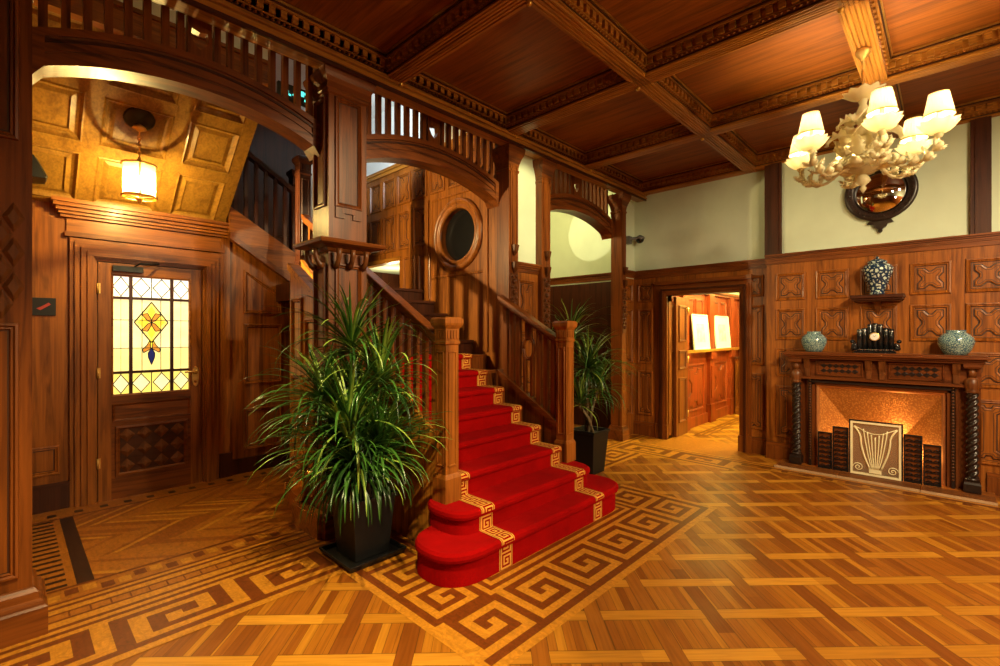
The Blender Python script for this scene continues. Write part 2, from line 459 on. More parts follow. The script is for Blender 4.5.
# right wall: plaster band, rail, wainscot with star panels -----------
DY0, DY1, DZ = 1.935, 2.885, 2.03
w = MB([M['wz'], M['groove'], M['plaster'], M['dz']])
for a, b_, c_ in ((WY0, .03, 0), (.03, 1.08, .93), (1.08, DY0, 0), (DY1, 3.5, 0), (3.5, 6.9, 0)): w.box(XR, XR + (.12 if a > 1.05 else .25), a, b_, c_, 2.3, 3 if a == 3.5 else 0)
w.box(XR, XR + .12, DY0, DY1, DZ, 2.3, 0); w.box(XR, XR + .25, WY0, 6.9, 2.3, 4.6, 2)
w.T = frame((XR, 1.93, 0), '-x')          # narrow strip by the breast
for y0, y1, t in ((1.95, 2.22, 'x'), (1.1, 1.85, 't'), (.3, 1.0, 't')): panel(w, .06, .27, y0, y1, t)
w.T = frame((XR, 3.38, 0), '-x')
for y0, y1, t in ((1.95, 2.22, 'x'), (1.05, 1.85, 't'), (.3, .95, 't')): panel(w, .04, .27, y0, y1, t)
w.T = Matrix()
struct(w.build('wall_right'), 'panelled right wall with cream plaster band above')
br = MB([M['wz'], M['groove'], M['plaster'], M['wy']])
br.box(XB, XR, -2.35, .03, 0, 2.33, 0); br.box(XB, XR, 1.08, 1.60, 0, 2.33, 0); br.box(XB, XR, .03, 1.08, .93, 2.33, 0); br.box(XB + .02, XR, -2.35, 1.55, 2.33, BZ, 2)
br.T = frame((XB, 1.60, 0), '-x')
for i in range(9):
    x0 = .10 + i * .402
    for y0, y1, t in ((1.885, 2.205, 'x'), (1.42, 1.785, 'x'), (.985, 1.32, 'x'), (.27, .88, 't')):
        if y0 < 1.2 and 0 < i < 4: continue
        panel(br, x0, x0 + .305, y0, y1, t)
struct(br.build('wall_breast'), 'projecting chimney breast panelled with carved star squares')
t = MB([M['rz'], M['ry'], M['dz']])
def rail(mb, x, y0, y1, z, m=1, s=1.):
    for a, b_, d in ((-.10, -.055, .012), (-.055, -.04, .022), (-.04, -.02, .03), (-.02, -.005, .045), (-.005, .012, .06)): mb.box(x - d * s, x + .02, y0, y1, z + a, z + b_, m)
rail(t, XB, -2.35, 1.61, 2.42); rail(t, XR, 1.60, 3.40, 2.40); rail(t, XR, 3.6, 6.8, 2.42)
struct(t.build('trim_2'), 'dark moulded rail below the cream plaster')
t = MB([M['dz'], M['rz']])
for ya, yb_ in ((1.44, 1.58), (-.28, -.14), (-2.0, -1.86)):
    t.box(XB - .02, XB + .05, ya, yb_, 2.43, BZ, 0); t.box(XB - .03, XB + .05, ya + .03, yb_ - .03, 2.43, BZ, 0)
t.box(XB - .01, XB + .06, 1.55, 1.62, 2.43, BZ, 0)
struct(t.build('trim_3'), 'dark uprights dividing the plaster band')
t = MB([M['rz'], M['ry']])
for x, a, b_ in ((XR, 1.6, DY0 - .12), (XR, DY1 + .14, 3.4), (XB, 1.26, 1.6), (XB, -2.35, -.25)):
    t.box(x - .025, x + .02, a, b_, 0, .16, 0); t.box(x - .016, x + .02, a, b_, .16, .2, 1)
struct(t.build('baseboard_right'))
# doorway casing with open leaf
d = MB([M['rz'], M['dz'], M['ry']])
for ya, yb_ in ((DY0 - .14, DY0), (DY1, DY1 + .16)):
    d.box(XR - .03, XR + .15, ya, yb_, 0, DZ + .16, 0); d.box(XR - .045, XR, ya + .03, yb_ - .03, 0, DZ + .1, 0); d.box(XR - .06, XR, ya + .06, yb_ - .055, .0, DZ + .06, 1)
    d.box(XR - .05, XR, ya - .01, yb_ + .01, 0, .2, 0)
d.box(XR - .032, XR + .15, DY0, DY1, DZ, DZ + .16, 2); d.box(XR - .047, XR, DY0 - .05, DY1 + .05, DZ + .03, DZ + .11, 2); d.box(XR - .062, XR, DY0 - .08, DY1 + .08, DZ + .06, DZ + .085, 1)
d.box(XR - .066, XR, DY0 - .15, DY1 + .17, DZ + .15, DZ + .2, 2)
d.T = frame((XR + .03, DY1, 0), '-y')
d.box(-.01, .10, .05, 1.95, 0, .006)
d.T = Matrix()
struct(d.build('trim_4'), 'red oak door casing of the open doorway')
d2 = thing('door_2', 'panelled red oak door leaf standing open inside the doorway', 'door', (XR + .16, DY1 - .01, 0)); d2['kind'] = 'structure'
b = MB([M['rz'], M['groove']]); b.box(0, .40, -.045, 0, .01, DZ - .01)
b.T = frame((0, -.045, 0), '-y')
for y0, y1 in ((.2, .85), (.97, 1.25), (1.37, 1.9)): panel(b, .07, .33, y0, y1)
b.build('leaf', d2)
for z in (.25, 1.05, 1.78):
    b = MB(M['brass']); b.tube([(.405, -.05, z), (.405, -.05, z + .1)], .010); b.box(.40, .403, -.045, -.005, z, z + .1); b.build('hinge', d2)

# wall between colonnade and corner (return) + niche + stair wall -----
w = MB([M['wz'], M['groove'], M['plaster'], M['rz']])
w.box(6.0, XR, 3.40, 3.5, 0, 2.3, 0); w.box(6.0, XR, 3.40, 3.5, 2.3, 3.46, 2)
w.T = frame((6.02, 3.40, 0), '-y')
for y0, y1, tt in ((1.95, 2.22, 'x'), (1.05, 1.85, 't'), (.3, .95, 't')): panel(w, .06, .36, y0, y1, tt)
w.T = Matrix()
w.box(3.72, 4.13, 3.36, 3.6, 0, 2.2, 0); w.box(3.72, 4.13, 3.39, 3.6, 2.2, 3.46, 2)
w.T = frame((3.72, 3.36, 0), '-y'); panel(w, .06, .35, 1.62, 2.08, 'x'); panel(w, .06, .35, .9, 1.52, 't'); panel(w, .06, .35, .2, .8, 't'); w.T = Matrix()
struct(w.build('wall_colonnade'), 'wainscot and cream plaster between the arcade columns')
t = MB([M['rx'], M['dx']])
for x0, x1, y, z in ((3.60, 4.30, 3.36, 2.25), (6.0, 6.46, 3.40, 2.40)):
    for a, b_, dd in ((-.09, -.05, .012), (-.05, -.03, .025), (-.03, -.01, .04), (-.01, .01, .055)): t.box(x0, x1, y - dd, y + .02, z + a, z + b_, 0)
for x0 in (3.72, 4.06):                      # cut corners at the top of the plaster slot
    sx = 1 if x0 < 4 else -1; xe = 3.72 if sx > 0 else 4.13
    t.loft([[(xe, 3.34, 3.36), (xe + sx * .05, 3.34, 3.44), (xe, 3.34, 3.44)], [(xe, 3.39, 3.36), (xe + sx * .05, 3.39, 3.44), (xe, 3.39, 3.44)]], 0)
struct(t.build('trim_5'), 'moulded sill under the tall cream slot')
# back wall of the hall behind the arcade
w = MB([M['wz'], M['groove'], M['white'], M['dz']])
w.box(-.6, XR, 6.8, 6.95, 0, 2.9, 3); w.box(-.6, 3.0, 6.8, 6.95, 2.9, 4.6, 3); w.box(3.0, XR, 6.8, 6.95, 2.9, 4.6, 2); w.box(-.6, XR, 6.76, 6.8, 2.85, 2.95, 3)
w.box(-.75, -.6, 4.2, 6.95, 3.4, 4.6, 3)
struct(w.build('wall_back'), 'pale upper wall at the back of the stair hall')
w = MB([M['white']]); w.box(-.75, XR + .1, 3.6, 6.95, 4.6, 4.7); w.box(-.75, XR, 3.56, 3.6, CZ, 4.6)
struct(w.build('ceiling_stair_hall'), 'white ceiling above the stair')
# stair wall with the round window
SX = 3.60
w = MB([M['wz'], M['groove'], M['white'], M['hz'], M['hy']])
yc, zc, ro = 4.12, 2.64, .30
def holed(x, y0, y1, z0, z1, m):              # wall face with a round hole
    n = 48
    ci = [(x, yc + ro * math.cos(2 * PI * k / n), zc + ro * math.sin(2 * PI * k / n)) for k in range(n)]
    def edge(a):
        c_, s_ = math.cos(a), math.sin(a); t_ = 1e9
        if c_ > 1e-9: t_ = min(t_, (y1 - yc) / c_)
        if c_ < -1e-9: t_ = min(t_, (y0 - yc) / c_)
        if s_ > 1e-9: t_ = min(t_, (z1 - zc) / s_)
        if s_ < -1e-9: t_ = min(t_, (z0 - zc) / s_)
        return (x, yc + t_ * c_, zc + t_ * s_)
    ed = [edge(2 * PI * k / n) for k in range(n)]
    a = w.pts(ci); b_ = w.pts(ed)
    for k in range(n):
        j = (k + 1) % n; w.face((a + k, a + j, b_ + j, b_ + k), m)
    return ci
A_, B_, C_, D_ = 3.62, 4.62, 2.15, 3.14
c1 = holed(SX, A_, B_, C_, D_, 0); c2 = holed(SX + .1, A_, B_, C_, D_, 0)
w.loft([c1, c2], 0, True, (False, False))
for y0, y1, z0, z1 in ((3.47, 6.8, D_, 3.72), (3.47, A_, 0, D_), (B_, 5.3, 0, D_), (A_, B_, 0, C_), (5.3, 6.8, 2.5, D_)): w.box(SX, SX + .1, y0, y1, z0, z1, 0)
w.box(SX + .03, SX + .1, 3.6, 6.8, 3.72, 4.6, 2); w.box(SX - .03, SX + .03, 3.6, 6.8, 3.72, 3.76, 4); w.box(SX - .015, SX + .03, 3.6, 6.8, 3.67, 3.72, 4)
w.box(SX - .02, SX + .1, 5.26, 6.8, 2.46, 2.52, 4)
w.T = frame((SX, 6.75, 0), '-x')
k = 0
while k < 9:                                  # upper star panels
    x0 = .04 + k * .345; y_l = 6.75 - x0
    panel(w, x0, x0 + .29, 3.20, 3.60, 'x')
    if y_l > 4.75: panel(w, x0, x0 + .29, 2.60, 3.10, 't')
    k += 1
for k in range(2): panel(w, 1.5 + .04 + k * .33, 1.5 + k * .33 + .3, 1.9, 2.5)
w.ring(6.75 - B_ + .01, 6.75 - A_ - .01, C_ + .01, D_ - .01, [(0, 0), (.005, .014), (.018, .016), (.03, .002)], 0)
w.T = Matrix()
for y_ in (3.48, 3.62, 4.66, 5.0): w.box(SX - .018, SX, y_, y_ + .07, 1.3, 3.15, 0)
struct(w.build('wall_stair'), 'honey oak panelled stair wall with a round window')
# landing soffit, landing recess
w = MB([M['plaster'], M['dz']])
w.box(SX + .1, 4.7, 5.3, 6.8, 2.5, 2.58, 0); w.box(4.7, 4.8, 5.3, 6.8, 0, 2.6, 1); w.box(SX + .1, 4.7, 5.2, 5.3, 0, 2.6, 1)
struct(w.build('ceiling_landing'), 'pale soffit over the stair landing')
rw = MB([M['wz'], M['groove'], M['black'], M['hz']])
rw.T = frame((SX, yc, zc), '-x')
prof = [(.30, -.02), (.30, .02), (.315, .034), (.335, .028), (.35, .012), (.365, .03), (.385, .05), (.405, .042), (.42, .015), (.42, 0)]
rw.lathe(prof, 48, (0, 0), 0, True, (False, False))
ob = rw.build('window_frame'); r2 = MB([M['black']]); r2.T = frame((SX, yc, zc), '-x')
gl = N('dark_window_glass'); gl.bsdf((.006, .005, .005), .25); M['dglass'] = gl.m
r2.mats = [M['dglass']]; r2.lathe([(.31, -.07), (.31, -.06)], 40)
root = bpy.data.objects.new('window_1', None); COL.objects.link(root); struct(root, 'round dark window in a moulded oak ring')
ob.parent = root; pn = r2.build('pane', root)
# vestibule walls -----------------------------------------------------
VY = 5.48
w = MB([M['wz'], M['groove'], M['wx'], M['rz']])
DX0, DX1, DH = .54, 1.34, 2.14
w.box(-.1, DX0, VY, VY + .15, 0, 2.7, 0); w.box(DX1, 1.60, VY, VY + .15, 0, 2.7, 0); w.box(DX0, DX1, VY, VY + .15, DH, 2.7, 0)
w.box(-.1, -.0, 3.64, VY, 0, 3.6, 0)
w.T = frame((0, VY, 0), '-y'); panel(w, .03, .3, .3, .55); w.T = Matrix()
# spandrel under the upper flight
sp = [(1.60, 0), (2.3, 0), (2.3, 2.02), (1.60, 2.60)]
w.T = frame((0, VY, 0), '-y'); w.prism(sp, -.12, 0, 0)
tr = [(1.74, 1.71), (2.14, 1.71), (2.14, 1.94), (1.74, 2.18)]
def ringpoly(mb, pl, m):
    cx, cy = sum(p[0] for p in pl) / 4, sum(p[1] for p in pl) / 4
    def ins(d): 
        out = []
        for x_, y_ in pl:
            out.append((x_ + (d if x_ < cx else -d), y_ + (d if y_ < 1.75 else -d * 1.2)))
        return out
    mb.loft([[(*p, h) for p in ins(d_)] for d_, h in ((0, 0), (.004, .022), (.016, .024), (.026, .008), (.034, .012), (.04, .001))], m, False, (False, False))
ringpoly(w, tr, 0)
for y0, y1 in ((.95, 1.60), (.24, .69)): panel(w, 1.74, 2.14, y0, y1)
w.T = Matrix()
struct(w.build('wall_vestibule'), 'oak wall with the glazed door and sloping spandrel')
t = MB([M['wx'], M['wz'], M['dx'], M['dz']])
for x0, x1, d_ in ((.36, .54, .03), (.39, .53, .05), (.43, .52, .07), (.47, .51, .09)): t.box(x0, x1, VY - d_, VY, 0, 2.14 + (.54 - x0) , 1)
for x0, x1, d_ in ((1.34, 1.52, .03), (1.35, 1.49, .05), (1.36, 1.45, .07), (1.37, 1.41, .09)): t.box(x0, x1, VY - d_, VY, 0, 2.14 + (x1 - 1.34), 1)
for z0, z1, d_ in ((2.14, 2.32, .032), (2.15, 2.29, .052), (2.16, 2.25, .072), (2.17, 2.21, .092)): t.box(.54 - (z1 - 2.14), 1.34 + (z1 - 2.14), VY - d_, VY, z0, z1, 0)
t.box(.33, 1.55, VY - .045, VY, 2.33, 2.37, 0); t.box(.34, 1.54, VY - .02, VY, 2.37, 2.50, 0)
for z0, d_ in ((2.49, .05), (2.515, .075), (2.54, .10), (2.57, .13), (2.60, .15)): t.box(.33 - d_ * .6, 1.57 + d_ * .3, VY - d_, VY, z0, z0 + .03, 0)
t.box(1.52, 1.60, VY - .03, VY, 0, 2.5, 1); t.box(1.50, 1.62, VY - .05, VY, 0, .25, 3)
t.box(.0, .36, VY - .02, VY, 0, .2, 3); t.box(0, .36, VY - .03, VY, .2, .23, 2); t.box(1.62, 2.25, VY - .02, VY, 0, .16, 3)
struct(t.build('trim_6'), 'layered oak door surround and cornice')
# sloping panelled ceiling of the vestibule
a0, a1 = Vector((0, 5.50, 2.62)), Vector((0, 4.22, 3.66))
sl = (a1 - a0).length; yv = (a1 - a0).normalized(); nv = Vector((0, -yv.z, yv.y)); nv = nv if nv.z < 0 else -nv
w = MB([M['soffit'], M['groove'], M['soffit'], M['wx']])
mt = Matrix((Vector((1, 0, 0)), yv, nv)).transposed().to_4x4(); mt.translation = a0
w.T = mt
w.box(-.1, 1.55, 0, sl, -.1, 0, 0)
xs = [(-.02, .40), (.50, .95), (1.06, 1.45)]; rows = [(.06, .56), (.66, 1.10), (1.20, sl - .04)]
for x0, x1 in ((-.1, -.02), (.40, .50), (.95, 1.06), (1.45, 1.55)): w.box(x0, x1, 0, sl, 0, .03, 0)
for y0, y1 in ((0, .06), (.56, .66), (1.10, 1.20), (sl - .04, sl)):
    for x0, x1 in xs: w.box(x0, x1, y0, y1, 0, .028, 2)
for x0, x1 in xs:
    for y0, y1 in rows:
        w.ring(x0, x1, y0, y1, [(0, .03), (.012, .036), (.03, .012), (.045, .004)], 0)
        w.ring(x0 + .05, x1 - .05, y0 + .05, y1 - .05, [(0, .0), (.03, .012), (.031, .012)], 0)
w.T = Matrix()
w.box(-.1, 1.56, 4.16, 4.24, 3.60, 3.78, 3); w.box(-.1, 1.56, 4.14, 4.24, 3.76, 3.79, 3)
struct(w.build('ceiling_vestibule'), 'sloping oak panelled soffit above the glazed door')
w = MB([M['white'], M['wz']]); w.box(.45, 1.56, 4.2, 4.3, 3.78, 4.6, 0); w.box(-.75, .45, 4.2, 4.3, 3.78, 4.6, 1)
struct(w.build('wall_upper'), 'upper wall seen through the left arch screen')
# walls behind the viewer
w = MB([M['wz'], M['groove'], M['plaster']])
w.box(WX0 - .1, WX0, WY0, 3.6, 0, 2.3, 0); w.box(WX0 - .1, WX0, WY0, 3.6, 2.3, CZ, 2)
w.box(WX0, XR, WY0 - .1, WY0, 0, 2.3, 0); w.box(WX0, XR, WY0 - .1, WY0, 2.3, CZ, 2)
w.box(WX0 - .1, -.30, 3.42, 3.55, 0, 3.44, 0)
struct(w.build('wall_front'), 'panelled walls with plaster above')
# next room ------------------------------------------------------------
w = MB([M['fz'], M['groove'], M['plaster'], M['fz'], M['hx']])
NY = 2.97
w.box(6.7, 9.9, NY, NY + .1, 0, 2.2, 0); w.box(6.7, 9.9, NY + .02, NY + .1, 2.2, 3.2, 2)
w.box(9.8, 9.9, -1, NY, 0, 2.2, 0); w.box(9.82, 9.9, -1, NY, 2.2, 3.2, 2); w.box(6.7, 9.9, -1.1, -1, 0, 3.2, 2)
w.box(6.7, 9.9, NY - .05, NY, 2.14, 2.2, 3); w.box(6.7, 9.9, NY - .08, NY, 2.18, 2.22, 3)
w.box(6.7, 9.9, NY - .1, NY, 1.19, 1.23, 4); w.box(6.7, 9.9, NY - .03, NY, 0, .16, 3)
for x in (7.05, 8.15, 9.15):
    w.box(x, x + .2, NY - .06, NY, 0, 2.14, 0); w.box(x - .02, x + .22, NY - .09, NY, 1.06, 1.19, 0); w.box(x - .02, x + .22, NY - .08, NY, 0, .3, 0); w.box(x + .04, x + .16, NY - .075, NY, .4, .95, 0)
w.T = frame((0, NY, 0), '-y')
for x in (7.3, 8.4): panel(w, x, x + .7, .25, 1.0, 't'); panel(w, x, x + .32, 1.35, 2.05); panel(w, x + .36, x + .68, 1.35, 2.05)
panel(w, 6.72, 7.0, .25, 1.0); panel(w, 6.72, 7.0, 1.35, 2.05)
w.T = Matrix()
struct(w.build('wall_far_room'), 'red oak panelled wall of the room beyond the doorway')
w = MB([M['plaster']]); w.box(6.7, 9.9, -1.1, NY + .1, 3.2, 3.3); struct(w.build('ceiling_far_room'))
# ------------------------------------------------------------------ things
def bw(mb, name, root, bevel=0):
    """build world-space geometry as a child of root (root is only translated)"""
    l = Vector(root.location); q = root.parent
    while q is not None: l = l + q.location; q = q.parent
    mb.v = [(x - l.x, y - l.y, z - l.z) for x, y, z in mb.v]
    return mb.build(name, root, None, bevel)

# pillars ---------------------------------------------------------------
def pillar(x0, x1, label, ledge):
    cx, cy, hx, hy = (x0 + x1) / 2, 3.43, (x1 - x0) / 2, .13
    r = thing('pillar', label, 'pillar', (cx, cy, 0))
    b = MB([M['rz'], M['groove'], M['rx'], M['carved']])
    b.sq(cx, cy, hx, hy, [(0, .16), (0, 3.62)])
    f = frame((x0, cy - hy, 0), '-y'); W = x1 - x0
    b.T = f
    panel(b, .045, W - .045, 2.44, 3.26)
    if ledge:
        panel(b, .045, W - .045, 1.35, 2.02); panel(b, .045, W - .045, .4, 1.25)
        b.box(.05, .12, 2.36, 2.44, 0, .012, 3); b.box(W - .12, W - .05, 2.36, 2.44, 0, .012, 3); b.box(.10, W - .10, 2.40, 2.44, 0, .014, 0)
    else:
        panel(b, .045, W - .045, .3, 1.55)
        for k in range(6):
            for j in range(2):
                xx, zz = .08 + j * .085 + (.04 if k % 2 else 0), 1.64 + k * .085
                b.loft([[(xx, zz, 0), (xx + .04, zz + .075, 0), (xx + .08, zz, 0), (xx + .04, zz - .075, 0)][::-1], [(xx + .02, zz, .012), (xx + .04, zz + .04, .012), (xx + .06, zz, .012), (xx + .04, zz - .04, .012)][::-1]], 3)
    b.T = frame((x0, cy + hy, 0), '-x')
    for z0, z1 in ((2.44, 3.26), (1.35, 2.02), (.4, 1.25)): panel(b, .04, 2 * hy - .04, z0, z1)
    b.T = Matrix(); bw(b, 'shaft', r)
    b = MB([M['rx'], M['dx']])
    b.sq(cx, cy, hx, hy, [(.055, 0), (.055, .14), (.045, .15), (.04, .17), (.025, .18), (.022, .215), (.008, .235), (0, .24)]); bw(b, 'plinth', r)
    b = MB([M['rx'], M['carved']])
    b.sq(cx, cy, hx, hy, [(0, 3.27), (.012, 3.28), (.012, 3.30), (.02, 3.31), (.02, 3.35), (.04, 3.38), (.05, 3.41), (.055, 3.44), (0, 3.44)]); bw(b, 'capital', r)
    if ledge:
        b = MB([M['rx'], M['carved']])
        b.sq(cx, cy, hx, hy, [(0, 2.10), (.015, 2.11), (.025, 2.13), (.085, 2.145), (.105, 2.155), (.112, 2.172), (.105, 2.185), (0, 2.195)]); le = bw(b, 'ledge', r)
        for sx in (-.11, 0, .11):
            b = MB(M['carved']); p = [(cx + sx, cy - hy - .002, 2.0)] + [(cx + sx, cy - hy - .02 - .055 * math.sin(t * PI / 2), 2.0 + .12 * (1 - math.cos(t * PI / 2))) for t in (0, .25, .5, .75, 1)]
            b.tube([(q[0], q[1], q[2]) for q in p], [.012, .028, .022, .018, .02, .022], 8); b.ball((cx + sx, cy - hy - .02, 2.0), .024, 8); bw(b, 'bracket', le)
        for sy in (-.07, .07):
            b = MB(M['carved']); p = [(x0 - .02 - .055 * math.sin(t * PI / 2), cy + sy, 2.0 + .12 * (1 - math.cos(t * PI / 2))) for t in (0, .25, .5, .75, 1)]
            b.tube(p, [.028, .022, .018, .02, .022], 8); b.ball((x0 - .02, cy + sy, 2.0), .024, 8); bw(b, 'bracket', le)
    return r
pillar(-.23, .08, 'dark wooden pillar cut by the left edge of the picture', False)
pillar(1.625, 1.936, 'red oak pillar with a bracketed ledge behind the large front plant', True)
def column(x0, x1, label, y0=3.30, y1=3.47):
    cx, cy, hx, hy = (x0 + x1) / 2, (y0 + y1) / 2, (x1 - x0) / 2, (y1 - y0) / 2
    r = thing('column', label, 'column', (cx, cy, 0))
    b = MB([M['rz'], M['carved'], M['groove']]); b.sq(cx, cy, hx, hy, [(0, .12), (0, 3.3)])
    b.T = frame((x0, y0, 0), '-y'); W = x1 - x0
    b.box(.02, .035, 2.42, 3.26, 0, .008, 0); b.box(W - .035, W - .02, 2.42, 3.26, 0, .008, 0); b.box(.05, W - .05, 2.42, 3.26, 0, .006, 0)
    b.T = Matrix(); bw(b, 'shaft', r)
    b = MB([M['carved']])
    b.T = frame((x0, y0, 0), '-y')
    b.box(.015, W - .015, 1.5, 2.12, 0, .008)
    for k in range(5):
        z = 1.58 + k * .115
        b.ball((W / 2, z, .008), .03, 8); b.ball((W / 2 - .035, z + .055, .008), .02, 6); b.ball((W / 2 + .035, z + .055, .008), .02, 6)
    b.T = Matrix(); bw(b, 'carved_panel', r)
    b = MB([M['rx']]); b.sq(cx, cy, hx, hy, [(0, 3.18), (.008, 3.19), (.008, 3.21), (0, 3.22), (.01, 3.28), (.03, 3.34), (.045, 3.37), (.05, 3.40), (.055, 3.44), (0, 3.44)]); bw(b, 'capital', r)
    b = MB([M['rx']]); b.sq(cx, cy, hx, hy, [(.035, 0), (.035, .14), (.02, .17), (.01, .2), (0, .2)]); bw(b, 'plinth', r)
    for z in (2.36, 2.18):
        b = MB([M['carved']]); b.loft([[(cx - .035, y0 - .0, z + .06), (cx + .035, y0, z + .06), (cx + .035, y0 - .05, z + .06), (cx - .035, y0 - .05, z + .06)], [(cx - .03, y0, z), (cx + .03, y0, z), (cx + .03, y0 - .04, z), (cx - .03, y0 - .04, z)], [(cx - .01, y0, z - .05), (cx + .01, y0, z - .05), (cx + .01, y0 - .012, z - .05), (cx - .01, y0 - .012, z - .05)]]); bw(b, 'pendant_drop', r)
    return r
column(3.58, 3.725, 'slender oak column at the corner of the round-window stair wall', 3.30, 3.48)
column(4.125, 4.28, 'slender oak column right of the tall cream slot')
column(5.90, 6.02, 'dark slender column nearest the security camera')

# arched baluster screens -------------------------------------------------
def screen(x0, x1, n, label):
    cx = (x0 + x1) / 2; r = thing('arched_screen', label, 'screen', (cx, 3.42, 2.8), 0, 'arched baluster screens of the arcade')
    S = 36
    def bot(t): return 2.885 + .178 * (1 - (2 * t - 1) ** 2) ** .85
    def top(t): return 3.078 + .168 * (1 - (2 * t - 1) ** 2)
    b = MB([M['rx'], M['dx']])
    def band(f0, f1, y0, y1, m):
        rg = []
        for i in range(S + 1):
            t = i / S; x = x0 + (x1 - x0) * t; a, c_ = f0(t), f1(t)
            rg.append([(x, y0, a), (x, y1, a), (x, y1, c_), (x, y0, c_)])
        b.loft(rg, m)
    band(bot, top, 3.46, 3.60, 0)
    band(lambda t: top(t) - .03, lambda t: top(t) + .012, 3.44, 3.62, 0)
    band(lambda t: bot(t) - .008, lambda t: bot(t) + .05, 3.445, 3.61, 0)
    band(lambda t: bot(t) + .07, lambda t: bot(t) + .085, 3.45, 3.47, 0)
    band(lambda t: top(t) - .06, lambda t: top(t) - .045, 3.45, 3.47, 1)
    for xe, sx in ((x0, 1), (x1, -1)):       # dropped end blocks
        b.loft([[(xe, 3.442, 3.09), (xe + sx * .05, 3.442, 3.11), (xe + sx * .05, 3.442, 2.91), (xe, 3.442, 2.84)], [(xe, 3.615, 3.09), (xe + sx * .05, 3.615, 3.11), (xe + sx * .05, 3.615, 2.91), (xe, 3.615, 2.84)]], 0)
    bw(b, 'arch', r)
    b = MB([M['rx']]); b.box(x0, x1, 3.45, 3.60, 3.57, 3.62); bw(b, 'top_rail', r)
    mid = n // 2
    for i in range(n):
        x = x0 + (x1 - x0) * (i + .5) / n; t = (x - x0) / (x1 - x0); zt = top(t)
        if i == mid:
            b = MB([M['rz'], M['rx']]); W = (x1 - x0) / n * 1.5; zc_ = zt + .15
            o = [(x - W / 2, zt), (x + W / 2, zt), (x + W / 2, 3.58), (x - W / 2, 3.58)]
            q = .052; hole = [(x - q * .85, zc_ + q), (x - q, zc_ + .0), (x - q * .6, zc_ - q * .8), (x, zc_ - q * 1.35), (x + q * .6, zc_ - q * .8), (x + q, zc_), (x + q * .85, zc_ + q), (x, zc_ + q * .8)]
            f_ = [(x - W / 2, 3.58), (x - W / 2, zc_), (x - W / 2, zt + .03), (x, zt), (x + W / 2, zt + .03), (x + W / 2, zc_), (x + W / 2, 3.58), (x, 3.58)]
            A = [b.pts([(p, yy, z_) for p, z_ in f_]) for yy in (3.495, 3.55)]; H = [b.pts([(p, yy, z_) for p, z_ in hole]) for yy in (3.495, 3.55)]
            for k in range(8):
                j = (k + 1) % 8
                b.face((A[0] + k, A[0] + j, H[0] + j, H[0] + k)); b.face((A[1] + k, A[1] + j, H[1] + j, H[1] + k)); b.face((H[0] + k, H[0] + j, H[1] + j, H[1] + k)); b.face((A[0] + k, A[0] + j, A[1] + j, A[1] + k))
            o_ = bw(b, 'shield_ornament', r); o_['label'] = 'pierced shield ornament'
            continue
        if abs(i - mid) == 1: x += .012 * (1 if i > mid else -1)
        b = MB([M['rz']]); b.box(x - .019, x + .019, 3.50, 3.545, zt - .02, 3.58); bw(b, 'baluster', r)
    return r
screen(.08, 1.625, 17, 'arched baluster screen over the way to the glazed door')
screen(1.936, 3.58, 17, 'arched baluster screen over the red carpeted stair')
screen(4.28, 5.90, 17, 'arched baluster screen over the niche behind the rear plant')

# glazed vestibule door ---------------------------------------------------
r = bpy.data.objects.new('door_1', None); COL.objects.link(r); r.location = (.94, VY, 0); struct(r, 'red oak door with a stained glass light and carved lower panel')
b = MB([M['wz'], M['wx'], M['rx'], M['groove']])
y0, y1 = VY - .045, VY + .0
gx0, gx1, gz0, gz1 = .635, 1.245, .93, 2.03
b.box(.545, gx0, y0, y1, 0, 2.13, 0); b.box(gx1, 1.335, y0, y1, 0, 2.13, 0); b.box(gx0, gx1, y0, y1, gz1, 2.13, 1); b.box(gx0, gx1, y0, y1, 0, gz0, 2)
b.T = frame((0, y0, 0), '-y')
b.ring(gx0 - .0, gx1 + .0, gz0, gz1, [(0, 0), (.0, .008), (.014, .002), (.016, -.02)], 1)
b.ring(.64, 1.24, .70, .86, [(0, 0), (.004, .01), (.02, .0)], 2)
b.T = Matrix(); bw(b, 'frame', r)
b = MB([M['dx'], M['carved'], M['rx']]); b.T = frame((0, y0, 0), '-y')
b.ring(.66, 1.22, .2, .66, [(0, 0), (.004, .016), (.02, .018), (.035, .004)], 2)
b.box(.68, 1.20, .22, .64, -.004, .003, 0)
for i in range(4):
    for j in range(3):
        x_, z_ = .745 + i * .13, .29 + j * .14
        b.loft([[(x_ - .06, z_, .003), (x_, z_ - .065, .003), (x_ + .06, z_, .003), (x_, z_ + .065, .003)], [(x_ - .02, z_, .02), (x_, z_ - .02, .02), (x_ + .02, z_, .02), (x_, z_ + .02, .02)]], 1)
b.T = Matrix(); o_ = bw(b, 'carved_panel', r); o_['label'] = 'dark carved lower panel'
gc = dict(w=(1., .86, .42), y=(1., .80, .16), y2=(.95, .70, .05), o=(.75, .30, .04), b=(.02, .03, .16), t=(1., .92, .72), p=(.98, .82, .28))
gm = []
for kx, (kk, cc) in enumerate(gc.items()):
    k = N('stained_glass_' + 'white yellow deep amber blue top pale'.split()[kx]); f = k.noise(k.coord(), 9, 3)
    col = k.mix(.5, (*cc, 1), k.ramp(f, [(.3, (.7, .68, .6)), (.7, (1, 1, 1))]), 'MULTIPLY')
    k.bsdf(col, .15); k.put(k.b.inputs['Emission Color'], col); k.b.inputs['Emission Strength'].default_value = {'b': .35, 'o': .5, 't': .85}.get(kk, .72); gm.append(k.m)
GI = {k: i for i, k in enumerate(gc)}
pn = MB(gm); pn.T = frame((0, VY - .02, 0), '-y')
cols = [(gx0, .775), (.775, 1.09), (1.09, gx1)]
rws = [(gz0, 1.14, 'y'), (1.14, 1.82, 'w'), (1.82, gz1, 't')]
